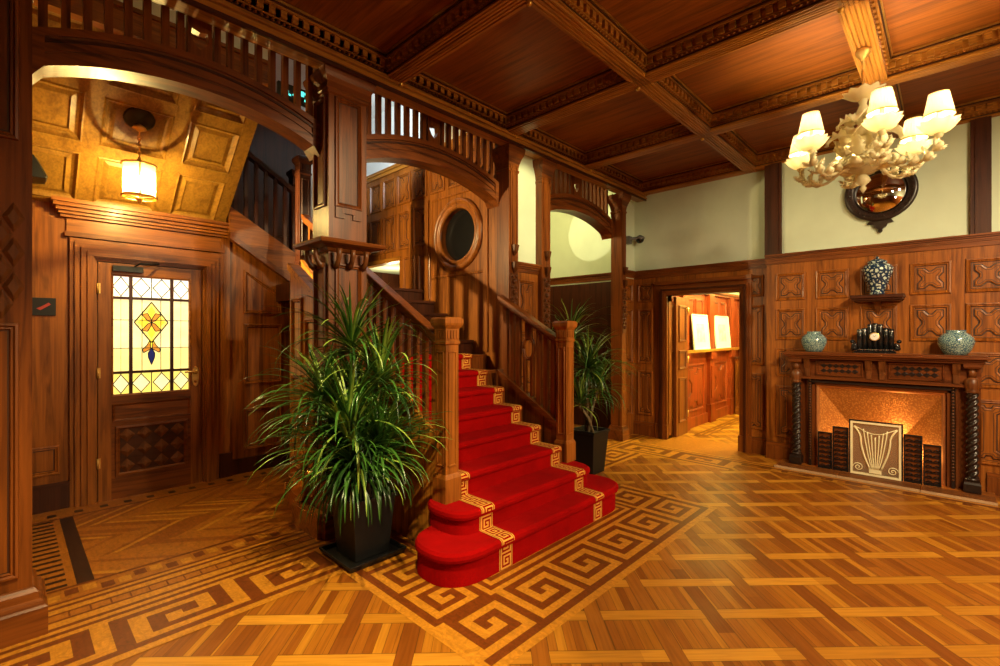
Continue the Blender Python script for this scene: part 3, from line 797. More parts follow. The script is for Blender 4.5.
ld = MB([M['iron']]); ld.T = frame((0, VY - .02, 0), '-y')
def lead(pl, closed=True, w_=.0035, h_=.004):
    for a, c_ in zip(pl, pl[1:] + (pl[:1] if closed else [])):
        a, c_ = Vector(a), Vector(c_); d_ = (c_ - a).normalized(); n_ = Vector((-d_.y, d_.x)) * w_
        ld.prism([tuple(a - n_), tuple(c_ - n_), tuple(c_ + n_), tuple(a + n_)], 0, h_)
for x0, x1 in cols:
    for z0, z1, kk in rws:
        pn.poly([(x0, z0, 0), (x1, z0, 0), (x1, z1, 0), (x0, z1, 0)], GI[kk])
        if kk != 'w':
            n_ = 2 if x1 - x0 > .2 else 1
            for i in range(n_):
                a, c_ = x0 + (x1 - x0) * i / n_, x0 + (x1 - x0) * (i + 1) / n_; m_, zm = (a + c_) / 2, (z0 + z1) / 2
                dm = [(m_, z0 + .02), (c_ - .012, zm), (m_, z1 - .02), (a + .012, zm)]
                pn.poly([(*p, .001) for p in dm], GI['w' if kk == 'y' else 't']); lead(dm); 
                lead([(m_, z0), (m_, z0 + .02)], False); lead([(m_, z1), (m_, z1 - .02)], False)
                if i: lead([(a, z0), (a, z1)], False)
        else:
            pn.poly([(x0, z0, .0004), (x1, z0, .0004), (x1, z0 + .22, .0004), (x0, z0 + .22, .0004)], GI['p'])
            for z_ in (z0 + .22, z1 - .2): lead([(x0, z_), (x1, z_)], False, .0025)
    if x1 - x0 < .2: lead([((x0 + x1) / 2, 1.14), ((x0 + x1) / 2, 1.82)], False, .0012)
for x_ in (.86, 1.005): lead([(x_, 1.14), (x_, 1.82)], False, .0025)
mx, mz = .9325, 1.60
dm = [(mx, mz - .19), (mx + .13, mz), (mx, mz + .19), (mx - .13, mz)]
pn.poly([(*p, .0012) for p in dm], GI['y']); lead(dm, True, .005)
for sx, sz in ((1, 1), (-1, 1), (1, -1), (-1, -1)):
    pt = [(mx, mz), (mx + sx * .03, mz + sz * .015), (mx + sx * .075, mz + sz * .075), (mx + sx * .03, mz + sz * .085), (mx + sx * .005, mz + sz * .035)]
    pn.poly([(*p, .0018) for p in pt], GI['o']); lead(pt, True, .0035)
for sx, sz in ((1, 0), (-1, 0), (0, 1), (0, -1)):
    pt = [(mx + sx * .02, mz + sz * .03), (mx + sx * .06 + sz * .03, mz + sz * .1 + sx * .05), (mx + sx * .105, mz + sz * .155), (mx + sx * .06 - sz * .03, mz + sz * .1 - sx * .05)]
    pn.poly([(*p, .0016) for p in pt], GI['y2'])
bp = [(mx, 1.20), (mx + .024, 1.27), (mx + .026, 1.31), (mx, 1.36), (mx - .026, 1.31), (mx - .024, 1.27)]
pn.poly([(*p, .0018) for p in bp], GI['b']); lead(bp)
for sx in (1, -1):
    pt = [(mx + sx * .006, 1.35), (mx + sx * .06, 1.315), (mx + sx * .07, 1.345), (mx + sx * .035, 1.385), (mx + sx * .012, 1.43)]
    pn.poly([(*p, .0016) for p in pt], GI['o']); lead(pt)
    pt = [(mx, 1.36), (mx + sx * .012, 1.40), (mx + sx * .03, 1.40), (mx + sx * .012, 1.45), (mx, 1.43)]
    pn.poly([(*p, .0017) for p in pt], GI['y2'])
p_ = bw(pn, 'stained_glass', r); p_['label'] = 'cream and yellow leaded glass with a flower motif'
bw(ld, 'lead_came', p_)
b = MB([M['dz'], M['dx']])
for x_ in (.775, 1.09): b.box(x_ - .013, x_ + .013, VY - .042, VY - .012, gz0, gz1, 0)
for z_ in (1.14, 1.82): b.box(gx0, gx1, VY - .04, VY - .012, z_ - .012, z_ + .012, 1)
bw(b, 'glazing_bars', r)
b = MB([M['brass']]); b.T = frame((1.285, y0, 1.07), '-y')
b.prism([(.03 * math.cos(2 * PI * k / 20) * (1 if abs(math.cos(2 * PI * k / 20)) < 2 else 1), .10 * math.sin(2 * PI * k / 20)) for k in range(20)], 0, .008)
b.tube([(0, .05, 0), (0, .05, .045), (-.02, .05, .05), (-.075, .05, .05), (-.10, .045, .05)], [.01, .01, .011, .009, .008], 10); b.ball((0, -.05, .006), .014, 10); b.ball((0, .05, .045), .02, 10)
b.T = Matrix(); o_ = bw(b, 'lever_handle', r); o_['label'] = 'brass lever handle on an oval plate'
b = MB([M['brass'], M['iron']]); b.box(.64, .86, y0 - .05, y0 - .0, 2.055, 2.105, 1); b.tube([(.80, y0 - .03, 2.11), (.82, y0 - .16, 2.125), (.98, y0 - .03, 2.15)], .008, 6, 1); bw(b, 'door_closer', r, .006)
for z_ in (.3, 1.1, 1.85):
    b = MB([M['brass']]); b.tube([(.54, y0 - .012, z_), (.54, y0 - .012, z_ + .09)], .009, 8); b.box(.54, .56, y0 - .003, y0, z_, z_ + .09); bw(b, 'hinge', r)

# wall things in the vestibule ---------------------------------------------
r = thing('wall_sign', 'small black square sign left of the glazed door', 'sign', (.20, VY, 1.72))
sgm = [M['black'], plain('red_mark', (.35, .03, .02), .5)]
b = MB(sgm); b.T = frame((.20, VY, 1.72), '-y'); b.box(-.075, .075, -.075, .075, 0, .012, 0); bw(b, 'plate', r, .003)
b = MB(sgm); b.T = frame((.20, VY, 1.72), '-y')
b.prism([(-.045, -.015), (-.02, -.03), (.045, .02), (.03, .035), (-.015, .0)], .012, .0135, 1); bw(b, 'mark', r)
r = thing('emergency_lamp', 'black box lamp high on the wall beside the left pillar', 'lamp', (.0, 5.1, 2.74))
b = MB([M['black'], M['iron']]); b.loft([[(.002, 4.95, 2.66), (.002, 5.22, 2.66), (.002, 5.22, 2.84), (.002, 4.95, 2.84)], [(.20, 4.97, 2.68), (.20, 5.2, 2.68), (.13, 5.2, 2.84), (.13, 4.97, 2.84)]], 0)
bw(b, 'housing', r, .006)
b = MB([plain('smoked_lens', (.02, .02, .02), .4)]); b.loft([[(.2005, 4.99, 2.695), (.2005, 5.18, 2.695), (.138, 5.18, 2.83), (.138, 4.99, 2.83)], [(.206, 5.0, 2.70), (.206, 5.17, 2.70), (.146, 5.17, 2.825), (.146, 5.0, 2.825)]]); bw(b, 'lens', r)

# lantern ------------------------------------------------------------------
lx, ly = .73, 4.74
lz = 2.62 + (5.50 - ly) * (3.66 - 2.62) / 1.28
r = thing('pendant_lantern', 'glass cylinder lantern hanging on a chain before the glazed door', 'lantern', (lx, ly, 2.56))
b = MB([M['black'], M['brass']]); n_ = nv
P0 = Vector((lx, ly, lz)); zax = nv.normalized(); xax = Vector((1, 0, 0)); yax = zax.cross(xax)
mt = Matrix((xax, yax, zax)).transposed().to_4x4(); mt.translation = P0; b.T = mt
b.lathe([(.10, .0), (.105, .01), (.09, .025), (.05, .035), (.02, .045)], 24, (0, 0), 0); b.T = Matrix(); bw(b, 'ceiling_plate', r)
b = MB([M['brass']]); z_ = lz - .03; b.tube([(lx, ly, lz - .01), (lx, ly, lz - .05)], .012, 8)
b.lathe([(.012, lz - .05), (.035, lz - .065), (.05, lz - .085), (.02, lz - .10), (.008, lz - .11)], 16, (lx, ly))
k = 0; z_ = lz - .11
while z_ > 2.93:
    pth = [(lx + (.011 * math.cos(a) if k % 2 else 0), ly + (0 if k % 2 else .011 * math.cos(a)), z_ - .018 + .02 * math.sin(a)) for a in [2 * PI * i / 10 for i in range(11)]]
    b.tube(pth, .0035, 5); z_ -= .03; k += 1
b.lathe([(.006, 2.93), (.012, 2.91), (.02, 2.89), (.03, 2.87), (.045, 2.862)], 20, (lx, ly)); bw(b, 'chain', r)
b = MB([M['brass']])
for zz in (2.855, 2.60): b.lathe([(.112, zz - .006), (.122, zz - .006), (.122, zz + .008), (.112, zz + .008)], 28, (lx, ly), 0, True, (False, False))
for a in range(3):
    t_ = a * 2 * PI / 3 + .4; b.tube([(lx + .118 * math.cos(t_), ly + .118 * math.sin(t_), 2.60), (lx + .118 * math.cos(t_), ly + .118 * math.sin(t_), 2.86)], .005, 6)
b.lathe([(.03, 2.594), (.025, 2.575), (.012, 2.565), (.012, 2.55), (.001, 2.545)], 20, (lx, ly)); [b.tube([(lx - .115 * math.cos(a), ly - .115 * math.sin(a), 2.596), (lx + .115 * math.cos(a), ly + .115 * math.sin(a), 2.596)], .004, 5) for a in (.4, 1.45, 2.5)]; bw(b, 'metal_frame', r)
k = N('lantern_glass'); g_ = k.n('BsdfTranslucent'); g_.inputs[0].default_value = (1, .9, .62, 1); t_ = k.n('BsdfTransparent'); t_.inputs[0].default_value = (1, .93, .75, 1); mx_ = k.n('MixShader'); mx_.inputs[0].default_value = .28
k.l(t_.outputs[0], mx_.inputs[1]); k.l(g_.outputs[0], mx_.inputs[2]); k.l(mx_.outputs[0], k.out.inputs[0]); M['lglass'] = k.m
b = MB([M['lglass']]); b.lathe([(.108, 2.60), (.108, 2.855)], 32, (lx, ly), 0, True, (False, False)); bw(b, 'glass_cylinder', r)
M['bulb'] = emit('lit_bulb', (1, .82, .5), 9.)
b = MB([M['bulb'], M['brass']]); b.ball((lx, ly, 2.73), .038, 12, 0, 1.2); b.tube([(lx, ly, 2.77), (lx, ly, 2.87)], .015, 8, 1); bw(b, 'bulb', r)

# stair ---------------------------------------------------------------------
NS = 13
def sz(k): return .204 if k == 1 else .358 + .154 * (k - 2)
def sy(k): return {1: 2.02, 2: 2.2}.get(k, 2.445 + .229 * (k - 3))
st = thing('staircase', 'wooden staircase rising through the middle arch under red carpet', 'staircase', (2.75, 1.95, 0))
def dshape(x0, x1, y0, y1, rad, n=10, ins=0.):
    x0 += ins; x1 -= ins; y0 += ins; rad -= ins * .5
    ym, hh = (y0 + y1) / 2, (y1 - y0) / 2
    def se(t): return math.copysign(abs(t) ** .8, t)
    p = [(x0 + rad - rad * se(math.cos(a)), ym + hh * se(math.sin(a))) for a in [PI / 2 - PI * i / (2 * n) for i in range(2 * n + 1)]]
    p += [(x1 - rad + rad * se(math.cos(a)), ym + hh * se(math.sin(a))) for a in [-PI / 2 + PI * i / (2 * n) for i in range(2 * n + 1)]]
    return p
for k in range(1, NS + 1):
    b = MB([M['rx'], M['rz']] if k < 9 else [M['dx'], M['dz']]); z0, z1 = (sz(k - 1) if k > 1 else 0), sz(k) - .014
    if k <= 2:
        x0, x1, rad, yb_ = ((1.745, 3.705, .28, 2.50), (1.955, 3.485, .15, 2.60))[k - 1]
        sh = dshape(x0, x1, sy(k) + .035, yb_, rad); b.prism(sh, z0, z1 - .05, 1)
    else:
        xr = 3.37 if sy(k) < 3.3 else 3.575
        b.box(2.06, xr, sy(k) + .03, sy(k + 1) + .03 if k < NS else 5.0, z0 - .12 if k > 3 else z0, z1 - .03, 1)
        b.box(2.05, xr, sy(k) + (.03 if k < 9 else .004), sy(k + 1) + .03 if k < NS else 5.0, z1 - .03, z1, 0)
    bw(b, 'step', st)
b = MB([M['dz'], M['wz'], M['groove']]); b.box(2.07, 3.575, 5.0, 5.46, 1.85, 2.04, 0); b.box(2.31, 3.575, 5.46, 6.79, 1.85, 2.04, 0); bw(b, 'landing', st)
# left string with panelled side (faces the glazed door)
b = MB([M['hz'], M['groove'], M['rz']])
def stl(y): return sz(3) + .154 / .229 * (y - sy(3))
b.T = frame((2.06, 5.48, 0), '-x')           # local x = 5.48 - y
b.prism([(5.48 - 4.76, 0), (5.48 - 2.52, 0), (5.48 - 2.52, stl(2.52) + .2), (5.48 - 4.76, stl(4.76) + .2)], 0, .035, 0)
for y0_, y1_ in ((3.6, 3.95), (4.0, 4.35), (4.4, 4.72)):
    panel(b, 5.48 - y1_ , 5.48 - y0_, .3, .9); panel(b, 5.48 - y1_, 5.48 - y0_, .98, stl(y0_) - .05)
b.T = Matrix(); b.box(2.18, 2.24, 4.76, 5.36, 0, 2.04, 0); bw(b, 'string_panel', st)
# right closed string panel
b = MB([M['rz'], M['groove']]); b.T = frame((3.42, 3.4, 0), '-x')
b.prism([(3.4 - 3.3, sz(3) - .2), (3.4 - 2.57, sz(3) - .2), (3.4 - 2.57, .68), (3.4 - 3.3, 1.10)], -.05, 0, 0); b.T = Matrix(); bw(b, 'string_panel', st)

cp = thing('stair_carpet', 'bright red stair carpet with gold key borders', 'carpet', (2.72, 1.95, .1))
b = MB([M['red']])
CX0, CX1 = 2.115, 3.335
for k in (1, 2):
    x0, x1, rad, yb_ = ((1.72, 3.73, .30, 2.52), (1.93, 3.51, .17, 2.62))[k - 1]
    z0, z1 = (sz(k - 1) if k > 1 else 0.002), sz(k)
    rg = [[(x, y, z) for x, y in dshape(x0, x1, sy(k), yb_, rad, 12, i_)] for i_, z in ((.022, z0), (.022, z1 - .062), (.004, z1 - .052), (0, z1 - .034), (.003, z1 - .014), (.02, z1))]
    b.loft(rg, 0, False)
for k in range(3, 9):
    y, yn, z0, z1 = sy(k), sy(k + 1), sz(k - 1), sz(k)
    pr = [(y + .022, z0 - .005), (y + .022, z1 - .05), (y + .006, z1 - .045), (y, z1 - .03), (y + .002, z1 - .012), (y + .018, z1), (yn + .03, z1), (yn + .03, z1 - .012), (y + .034, z1 - .012), (y + .034, z0 - .005)]
    b.loft([[(CX0, p, q) for p, q in pr], [(CX1, p, q) for p, q in pr]], 0)
bw(b, 'pile', cp)
def keystrip(xa, xb, k0, k1):
    b = MB([M['keygold']])
    pth = []
    for k in range(k0, k1 + 1):
        y, z0, z1 = sy(k), sz(k - 1) if k > 1 else .004, sz(k)
        yn = sy(k + 1)
        pth += [(y + .019, z0 + .002), (y + .019, z1 - .055), (y - .003, z1 - .033), (y - .001, z1 - .010), (y + .018, z1 + .003), (yn + .018, z1 + .003)]
    L = [0]
    for a, c_ in zip(pth, pth[1:]): L.append(L[-1] + math.hypot(c_[0] - a[0], c_[1] - a[1]))
    def at(s_):
        for i in range(len(L) - 1):
            if s_ <= L[i + 1] + 1e-9:
                t = (s_ - L[i]) / max(1e-9, L[i + 1] - L[i]); return (pth[i][0] + (pth[i + 1][0] - pth[i][0]) * t, pth[i][1] + (pth[i + 1][1] - pth[i][1]) * t)
        return pth[-1]
    uw = (xb - xa) / 10; n = int(L[-1] / (uw * 8))
    def mp(u_, v_): 
        p = at(u_ * uw); return (xa + uw + v_ * uw, p[0], p[1])
    def em(f, a, c_, d_, e_, on):
        if not on: return
        for q in range(a, c_):
            b.poly([f(q, d_), f(q + 1, d_), f(q + 1, e_), f(q, e_)])
    key_run(mp, n, em)
    for v0, v1 in ((-1, -.4), (8.4, 9)):
        for q in range(n * 8): b.poly([mp(q, v0), mp(q + 1, v0), mp(q + 1, v1), mp(q, v1)])
    o = bw(b, 'key_border', cp); o['label'] = 'gold Greek key border'
keystrip(3.205, 3.325, 1, 8); keystrip(2.125, 2.245, 1, 8)

# balustrades -----------------------------------------------------------------
def newel(b, x, y, z, m=0):
    b.sq(x, y, .056, .056, [(.014, z), (.014, z + .16), (.006, z + .18), (0, z + .19), (0, z + 1.06), (.008, z + 1.07), (.008, z + 1.085), (.002, z + 1.09), (.004, z + 1.17), (.02, z + 1.195), (.024, z + 1.21), (.024, z + 1.235), (.012, z + 1.25)], m)
    for f, o in (('-y', (x - .056, y - .056)), ('-x', (x - .056, y + .056)), ('+x', (x + .056, y - .056))):
        b.T = frame((*o, z), f); b.ring(.018, .094, .24, 1.02, [(0, 0), (.003, .006), (.010, .006), (.013, -.0)], m)
        for k in range(4): b.box(.012 + k * .025, .026 + k * .025, 1.105, 1.16, 0, .008, m)
        b.T = Matrix()
def sloped(b, x0, x1, ya, za, yb_, zb, h, m=0):
    b.loft([[(x0, ya, za), (x1, ya, za), (x1, ya, za + h), (x0, ya, za + h)], [(x0, yb_, zb), (x1, yb_, zb), (x1, yb_, zb + h), (x0, yb_, zb + h)]], m)
SLP = .565
L_ = thing('stair_balustrade', 'left stair balustrade with its carved newel beside the large front plant', 'balustrade', (2.08, 2.50, .358))
b = MB([M['wz']]); newel(b, 2.075, 2.49, .358); bw(b, 'newel_post', L_)
ZL = lambda y: 1.40 + SLP * (y - 2.5)
b = MB([M['ry']]); sloped(b, 2.03, 2.12, 2.545, ZL(2.545), 4.72, ZL(4.72), .05); sloped(b, 2.04, 2.11, 2.545, ZL(2.545) - .03, 4.72, ZL(4.72) - .03, .03); bw(b, 'handrail', L_, .008)
b = MB([M['ry']]); sloped(b, 2.045, 2.105, 2.545, ZL(2.545) - .72, 4.72, ZL(4.72) - .72, .06); bw(b, 'bottom_rail', L_)
y = 2.62
while y < 4.7:
    b = MB([M['wz']]); b.box(2.06, 2.09, y - .02, y + .02, ZL(y) - .68, ZL(y) - .02); bw(b, 'baluster', L_); y += .11
b = MB([M['dz']]); newel(b, 2.075, 4.77, 2.04); bw(b, 'newel_post', L_)  # shade put into the colour: darker oak makes this newel a silhouette
Rr = thing('stair_balustrade', 'short right stair balustrade with a pierced ring beside the rear plant', 'balustrade', (3.45, 2.50, .358))
b = MB([M['wz']]); newel(b, 3.455, 2.50, .358); bw(b, 'newel_post', Rr)
ZR = lambda y: 1.38 + .58 * (y - 2.5)
b = MB([M['ry']]); sloped(b, 3.40, 3.50, 2.55, ZR(2.55), 3.30, ZR(3.30), .045); sloped(b, 3.415, 3.485, 2.55, ZR(2.55) - .03, 3.3, ZR(3.3) - .03, .03); bw(b, 'handrail', Rr, .008)
b = MB([M['ry']]); sloped(b, 3.40, 3.49, 2.55, ZR(2.55) - .76, 3.30, ZR(3.30) - .76, .05); bw(b, 'bottom_rail', Rr)
for i in range(8):
    y = 2.62 + i * .085
    if i in (3, 4): continue
    b = MB([M['rz']]); b.box(3.43, 3.465, y - .024, y + .024, ZR(y) - .72, ZR(y) - .02); bw(b, 'baluster', Rr)
ym = 2.9175; zm = ZR(ym) - .27
for sy_ in (-.045, .045):
    b = MB([M['rz']]); b.box(3.43, 3.465, ym + sy_ - .016, ym + sy_ + .016, ZR(ym) - .72, zm - .08); b.box(3.43, 3.465, ym + sy_ * .5 - .014, ym + sy_ * .5 + .014, zm + .09, ZR(ym) - .02); bw(b, 'baluster', Rr)
b = MB([M['rz']]); b.tube([(3.447, ym + .065 * math.cos(a), zm + (.11 if math.sin(a) > 0 else .10) * math.sin(a)) for a in [2 * PI * i / 24 for i in range(25)]], .017, 8); b.box(3.44, 3.455, ym - .02, ym + .02, zm + .08, zm + .14); o_ = bw(b, 'ring_ornament', Rr); o_['label'] = 'pierced oval ring'
# upper flight over the spandrel
U = thing('stair_balustrade', 'dark upper balustrade sloping above the panelled spandrel', 'balustrade', (1.93, VY - .05, 2.2))
zt_ = lambda x: 2.40 - .60 * (x - 2.23)
b = MB([M['wx'], M['rx']]); b.loft([[(1.56, VY - .16, zt_(1.56) - .3), (2.3, VY - .16, zt_(2.3) - .34), (2.3, VY - .16, zt_(2.3)), (1.56, VY - .16, zt_(1.56))], [(1.56, VY - .121, zt_(1.56) - .3), (2.3, VY - .121, zt_(2.3) - .34), (2.3, VY - .121, zt_(2.3)), (1.56, VY - .121, zt_(1.56))]], 0)
b.loft([[(1.56, VY - .19, zt_(1.56) - .34), (2.3, VY - .19, zt_(2.3) - .38), (2.3, VY - .19, zt_(2.3) - .32), (1.56, VY - .19, zt_(1.56) - .28)], [(1.56, VY - .121, zt_(1.56) - .34), (2.3, VY - .121, zt_(2.3) - .38), (2.3, VY - .121, zt_(2.3) - .32), (1.56, VY - .121, zt_(1.56) - .28)]], 1); bw(b, 'string_board', U)
b = MB([M['dx']]); b.loft([[(1.56, VY - .17, zt_(1.56) + .66), (2.3, VY - .17, zt_(2.3) + .66), (2.3, VY - .17, zt_(2.3) + .72), (1.56, VY - .17, zt_(1.56) + .72)], [(1.56, VY - .09, zt_(1.56) + .66), (2.3, VY - .09, zt_(2.3) + .66), (2.3, VY - .09, zt_(2.3) + .72), (1.56, VY - .09, zt_(1.56) + .72)]]); bw(b, 'handrail', U)
for i in range(7):
    x = 1.62 + i * .1; b = MB([M['dz']]); b.box(x - .018, x + .018, VY - .15, VY - .125, zt_(x) - .02, zt_(x) + .68); bw(b, 'baluster', U)
b = MB([M['dz']]); newel(b, 2.27, VY - .08, 2.1); bw(b, 'newel_post', U)
# panelled side wall tied to the pillar
b = MB([M['hz'], M['groove'], M['hx']])
b.T = frame((1.70, 4.17, 0), '-x')
b.prism([(0, 0), (.61, 0), (.61, 1.72), (0, 2.05)], -.06, 0, 0)
panel(b, .05, .26, 1.25, 1.80); panel(b, .32, .55, 1.25, 1.62); panel(b, .05, .26, .35, 1.15); panel(b, .32, .55, .35, 1.15)
b.prism([(-.01, 2.05), (.61, 1.71), (.61, 1.77), (-.01, 2.11)], -.08, .02, 2); b.box(.0, .61, 0, .17, 0, .03, 2); b.box(.42, .865, 0, .16, 0, .16, 2); b.box(.41, .865, .15, .182, 0, .15, 2); b.T = Matrix()
struct(b.build('wall_pillar_side'), 'honey panelled side wall behind the pillar')
# plants ----------------------------------------------------------------------
GR = [plain('leaf_deep_green', (.016, .055, .008), .32, .3, 6), plain('leaf_green', (.038, .115, .014), .3, .3, 6), plain('leaf_pale_green', (.20, .30, .04), .35, .3, 6)]
M['stem'] = plain('cane_stem', (.16, .11, .05), .7, .3, 30, .3)
M['pot'] = plain('black_glazed_pot', (.004, .004, .004), .5)
def rosette(c, n, lmin, lmax, seed, lift=1., lim=(-9, 9, 9)):
    rn = random.Random(seed); b = MB(GR)
    for i in range(n):
        az = rn.uniform(0, 2 * PI); u_ = (i + rn.random()) / n
        el = (1.45 - 1.75 * u_) * lift; L = rn.uniform(lmin, lmax) * (.75 + .35 * math.sin(PI * min(1, u_ * 1.2)))
        wd = rn.uniform(.0085, .0140); g = rn.uniform(.9, 2.0) * (.6 + u_)
        p = Vector(c) + Vector((math.cos(az), math.sin(az), 0)) * .015 + Vector((0, 0, (1 - u_) * .09))
        side = Vector((-math.sin(az), math.cos(az), 0)); S = 9; rings = []; bend = rn.uniform(-.25, .25)
        for k in range(S + 1):
            t = k / S; w_ = wd * (1 - t) ** .55 * min(1., .55 + t * 4) + .0006
            d = Vector((math.cos(az + bend * t) * math.cos(el), math.sin(az + bend * t) * math.cos(el), math.sin(el)))
            nn = side.cross(d); nn = nn if nn.z > 0 else -nn
            rings.append([tuple(p - side * w_ + nn * w_ * .45), tuple(p), tuple(p + side * w_ + nn * w_ * .45)])
            p = p + d * (L / S); p.x = min(max(p.x, lim[0] + .004 * k), lim[1] - .003 * k); p.y = min(p.y, lim[2] - .003 * k)
            el = max(-1.45, el - g * (.25 + t) / S * 1.35)
        m = 0 if u_ > .75 else (rn.choice((0, 1, 1)) if u_ > .2 else rn.choice((1, 1, 2)))
        if rn.random() < .16: m = 2
        b.loft(rings, m, True, (False, False), False)
    return b
def dracaena(loc, heads, label, rz, seed, saucer=True, tw=.2, bwid=.145, ph=.42, lim=(-9, 9, 9)):
    r = thing('potted_dracaena', label, 'plant', loc, rz)
    z0 = .0
    if saucer:
        b = MB([M['pot']]); b.sq(0, 0, .19, .19, [(0, 0), (.02, .035), (.02, .045), (.008, .045), (.0, .02)]); b.build('saucer', r); z0 = .022
    b = MB([M['pot'], M['soil']]); b.sq(0, 0, 0, 0, [(bwid, z0), (tw, z0 + ph - .03), (tw + .012, z0 + ph - .03), (tw + .012, z0 + ph), (tw - .01, z0 + ph), (tw - .02, z0 + ph - .05)], 0); pt_ = b.build('pot', r, None, .004)
    b = MB([M['soil']]); b.sq(0, 0, 0, 0, [(tw - .025, z0 + ph - .06), (tw - .022, z0 + ph - .04)]); b.build('soil', pt_)
    for k, (x, y, z, n, l0, l1) in enumerate(heads):
        b = MB([M['stem']]); sx, sy_ = .04 * math.cos(k * 1.7), .04 * math.sin(k * 1.7)
        b.tube([(sx, sy_, z0 + ph - .05), (sx * .6 + x * .4, sy_ * .6 + y * .4, z * .55 + .2), (x, y, z)], [.02, .017, .014], 8); b.build('stem', r)
        f = rosette((x, y, z), n, l0, l1, seed + k, 1., lim).build('foliage', r)
    return r
def latfwd(l, f): return (l * .6915 + f * .7224, -l * .7224 + f * .6915)
H = []
for l, f, z, n, a, c_ in ((-.10, .08, 1.36, 80, .42, .62), (-.25, -.05, 1.02, 85, .38, .56), (.12, .0, 1.13, 80, .42, .62), (-.03, -.20, .88, 100, .45, .66), (-.14, .12, .86, 60, .40, .54), (.16, -.16, .72, 70, .42, .58), (-.02, -.2, .68, 95, .40, .54), (.0, -.22, .62, 130, .46, .64), (.14, -.12, .62, 90, .42, .58), (.0, -.16, .56, 80, .40, .55), (-.02, .05, .6, 50, .40, .5), (-.06, .05, 1.0, 60, .4, .6)):
    x, y = latfwd(l, f); H.append((x, y, z, n, a, c_))
dracaena((1.665, 2.885, 0), H, 'large spiky green plant in a black pot in front of the pillar', 0, 11, True, .155, .125, .40, (-9, .33, .37))
H = []
for l, f, z, n, a, c_ in ((-.18, .10, 1.42, 60, .40, .56), (-.02, -.05, 1.08, 100, .42, .60), (.10, .05, .86, 70, .40, .55), (-.12, -.1, .72, 60, .4, .5)):
    x, y = latfwd(l, f); H.append((x, y, z, n, a, c_))
dracaena((4.36, 2.83, 0), H, 'spiky green plant in a tall black pot behind the right newel post', 0, 41, False, .15, .115, .46, (-.78, 9, .42))

r = thing('brass_pot', 'small brass pot on the plinth beside the pillar base', 'pot', (1.60, 3.70, .183))
b = MB([M['brass']]); b.lathe([(.05, 0), (.055, .015), (.03, .03), (.06, .06), (.088, .11), (.092, .15), (.08, .18), (.095, .195), (.098, .205), (.088, .20), (.072, .18), (.06, .08)], 24, (0, 0), 0, True, (True, True)); b.build('bowl', r)
for s_ in (-1, 1):
    b = MB([M['brass']]); b.tube([(s_ * .09, 0, .15), (s_ * .125, 0, .16), (s_ * .13, 0, .12), (s_ * .09, 0, .10)], .008, 6); b.build('handle', r)

# fireplace ---------------------------------------------------------------------
FY, FH = .555, 6.33
r = thing('fireplace', 'dark carved wooden fireplace with twisted columns and copper hood', 'fireplace', (XB, FY, 0))
def F(): 
    b = MB([M['mz'], M['my'], M['ebony'], M['carved'], M['groove']]); b.T = frame((XB, FY, 0), '-x'); return b   # local x: to the right, z: out
b = F(); b.box(-.82, .82, 1.255, 1.275, 0, .25, 1); b.box(-.80, .80, 1.235, 1.255, 0, .225, 1); b.box(-.805, .805, 1.275, 1.292, 0, .235, 1); b.box(-.78, .78, 1.215, 1.235, 0, .205, 1); bw(b, 'mantel_shelf', r, .004)
b = F(); b.box(-.765, .765, 1.01, 1.215, 0, .13, 1); b.box(-.77, .77, .99, 1.015, 0, .15, 1)
for x0, x1 in ((-.52, -.10), (.10, .52)):
    b.T = frame((XB - .13, FY, 0), '-x'); b.ring(x0, x1, 1.03, 1.20, [(0, 0), (.004, .014), (.014, .014), (.02, .002)], 1)
    n = 6
    for i in range(n):
        for j in range(2):
            cx_ = x0 + .045 + (x1 - x0 - .09) * (i + .5) / n; cz_ = 1.088 + j * .054; s_ = .026
            b.loft([[(cx_ - s_ * 1.2, cz_, 0), (cx_, cz_ - s_, 0), (cx_ + s_ * 1.2, cz_, 0), (cx_, cz_ + s_, 0)], [(cx_ - s_, cz_, .006), (cx_, cz_ - s_ * .8, .006), (cx_ + s_, cz_, .006), (cx_, cz_ + s_ * .8, .006)]], 2)
for x_ in (-.60, -.055, .055, .60):
    b.T = frame((XB - .13, FY, 0), '-x'); b.loft([[(x_ - .022, 1.02, 0), (x_ + .022, 1.02, 0), (x_ + .022, 1.02, .015), (x_ - .022, 1.02, .015)], [(x_ - .025, 1.10, 0), (x_ + .025, 1.10, 0), (x_ + .025, 1.10, .022), (x_ - .025, 1.10, .022)], [(x_ - .028, 1.21, 0), (x_ + .028, 1.21, 0), (x_ + .028, 1.21, .065), (x_ - .028, 1.21, .065)]], 3)
b.T = Matrix(); bw(b, 'frieze', r)
b = F(); 
for x0, x1 in ((-.765, -.56), (.56, .765)):
    b.box(x0, x1, .0, 1.01, 0, .06, 0)
for s_ in (-1, 1):
    for a, w_, d_ in ((.535, .03, .10), (.565, .025, .125), (.595, .02, .09)):
        b.box(min(s_ * a, s_ * (a + w_)), max(s_ * a, s_ * (a + w_)), 0, .99, 0, d_, 2 if w_ == .025 else 0)
    for k in range(30): b.ball((s_ * .577, .1 + k * .03, .125), .010, 6, 3)
for a, w_, d_ in ((.925, .025, .10), (.95, .022, .125), (.972, .018, .09)): b.box(-.6, .6, a, a + w_, 0, d_, 2 if w_ == .022 else 1)
bw(b, 'surround', r)
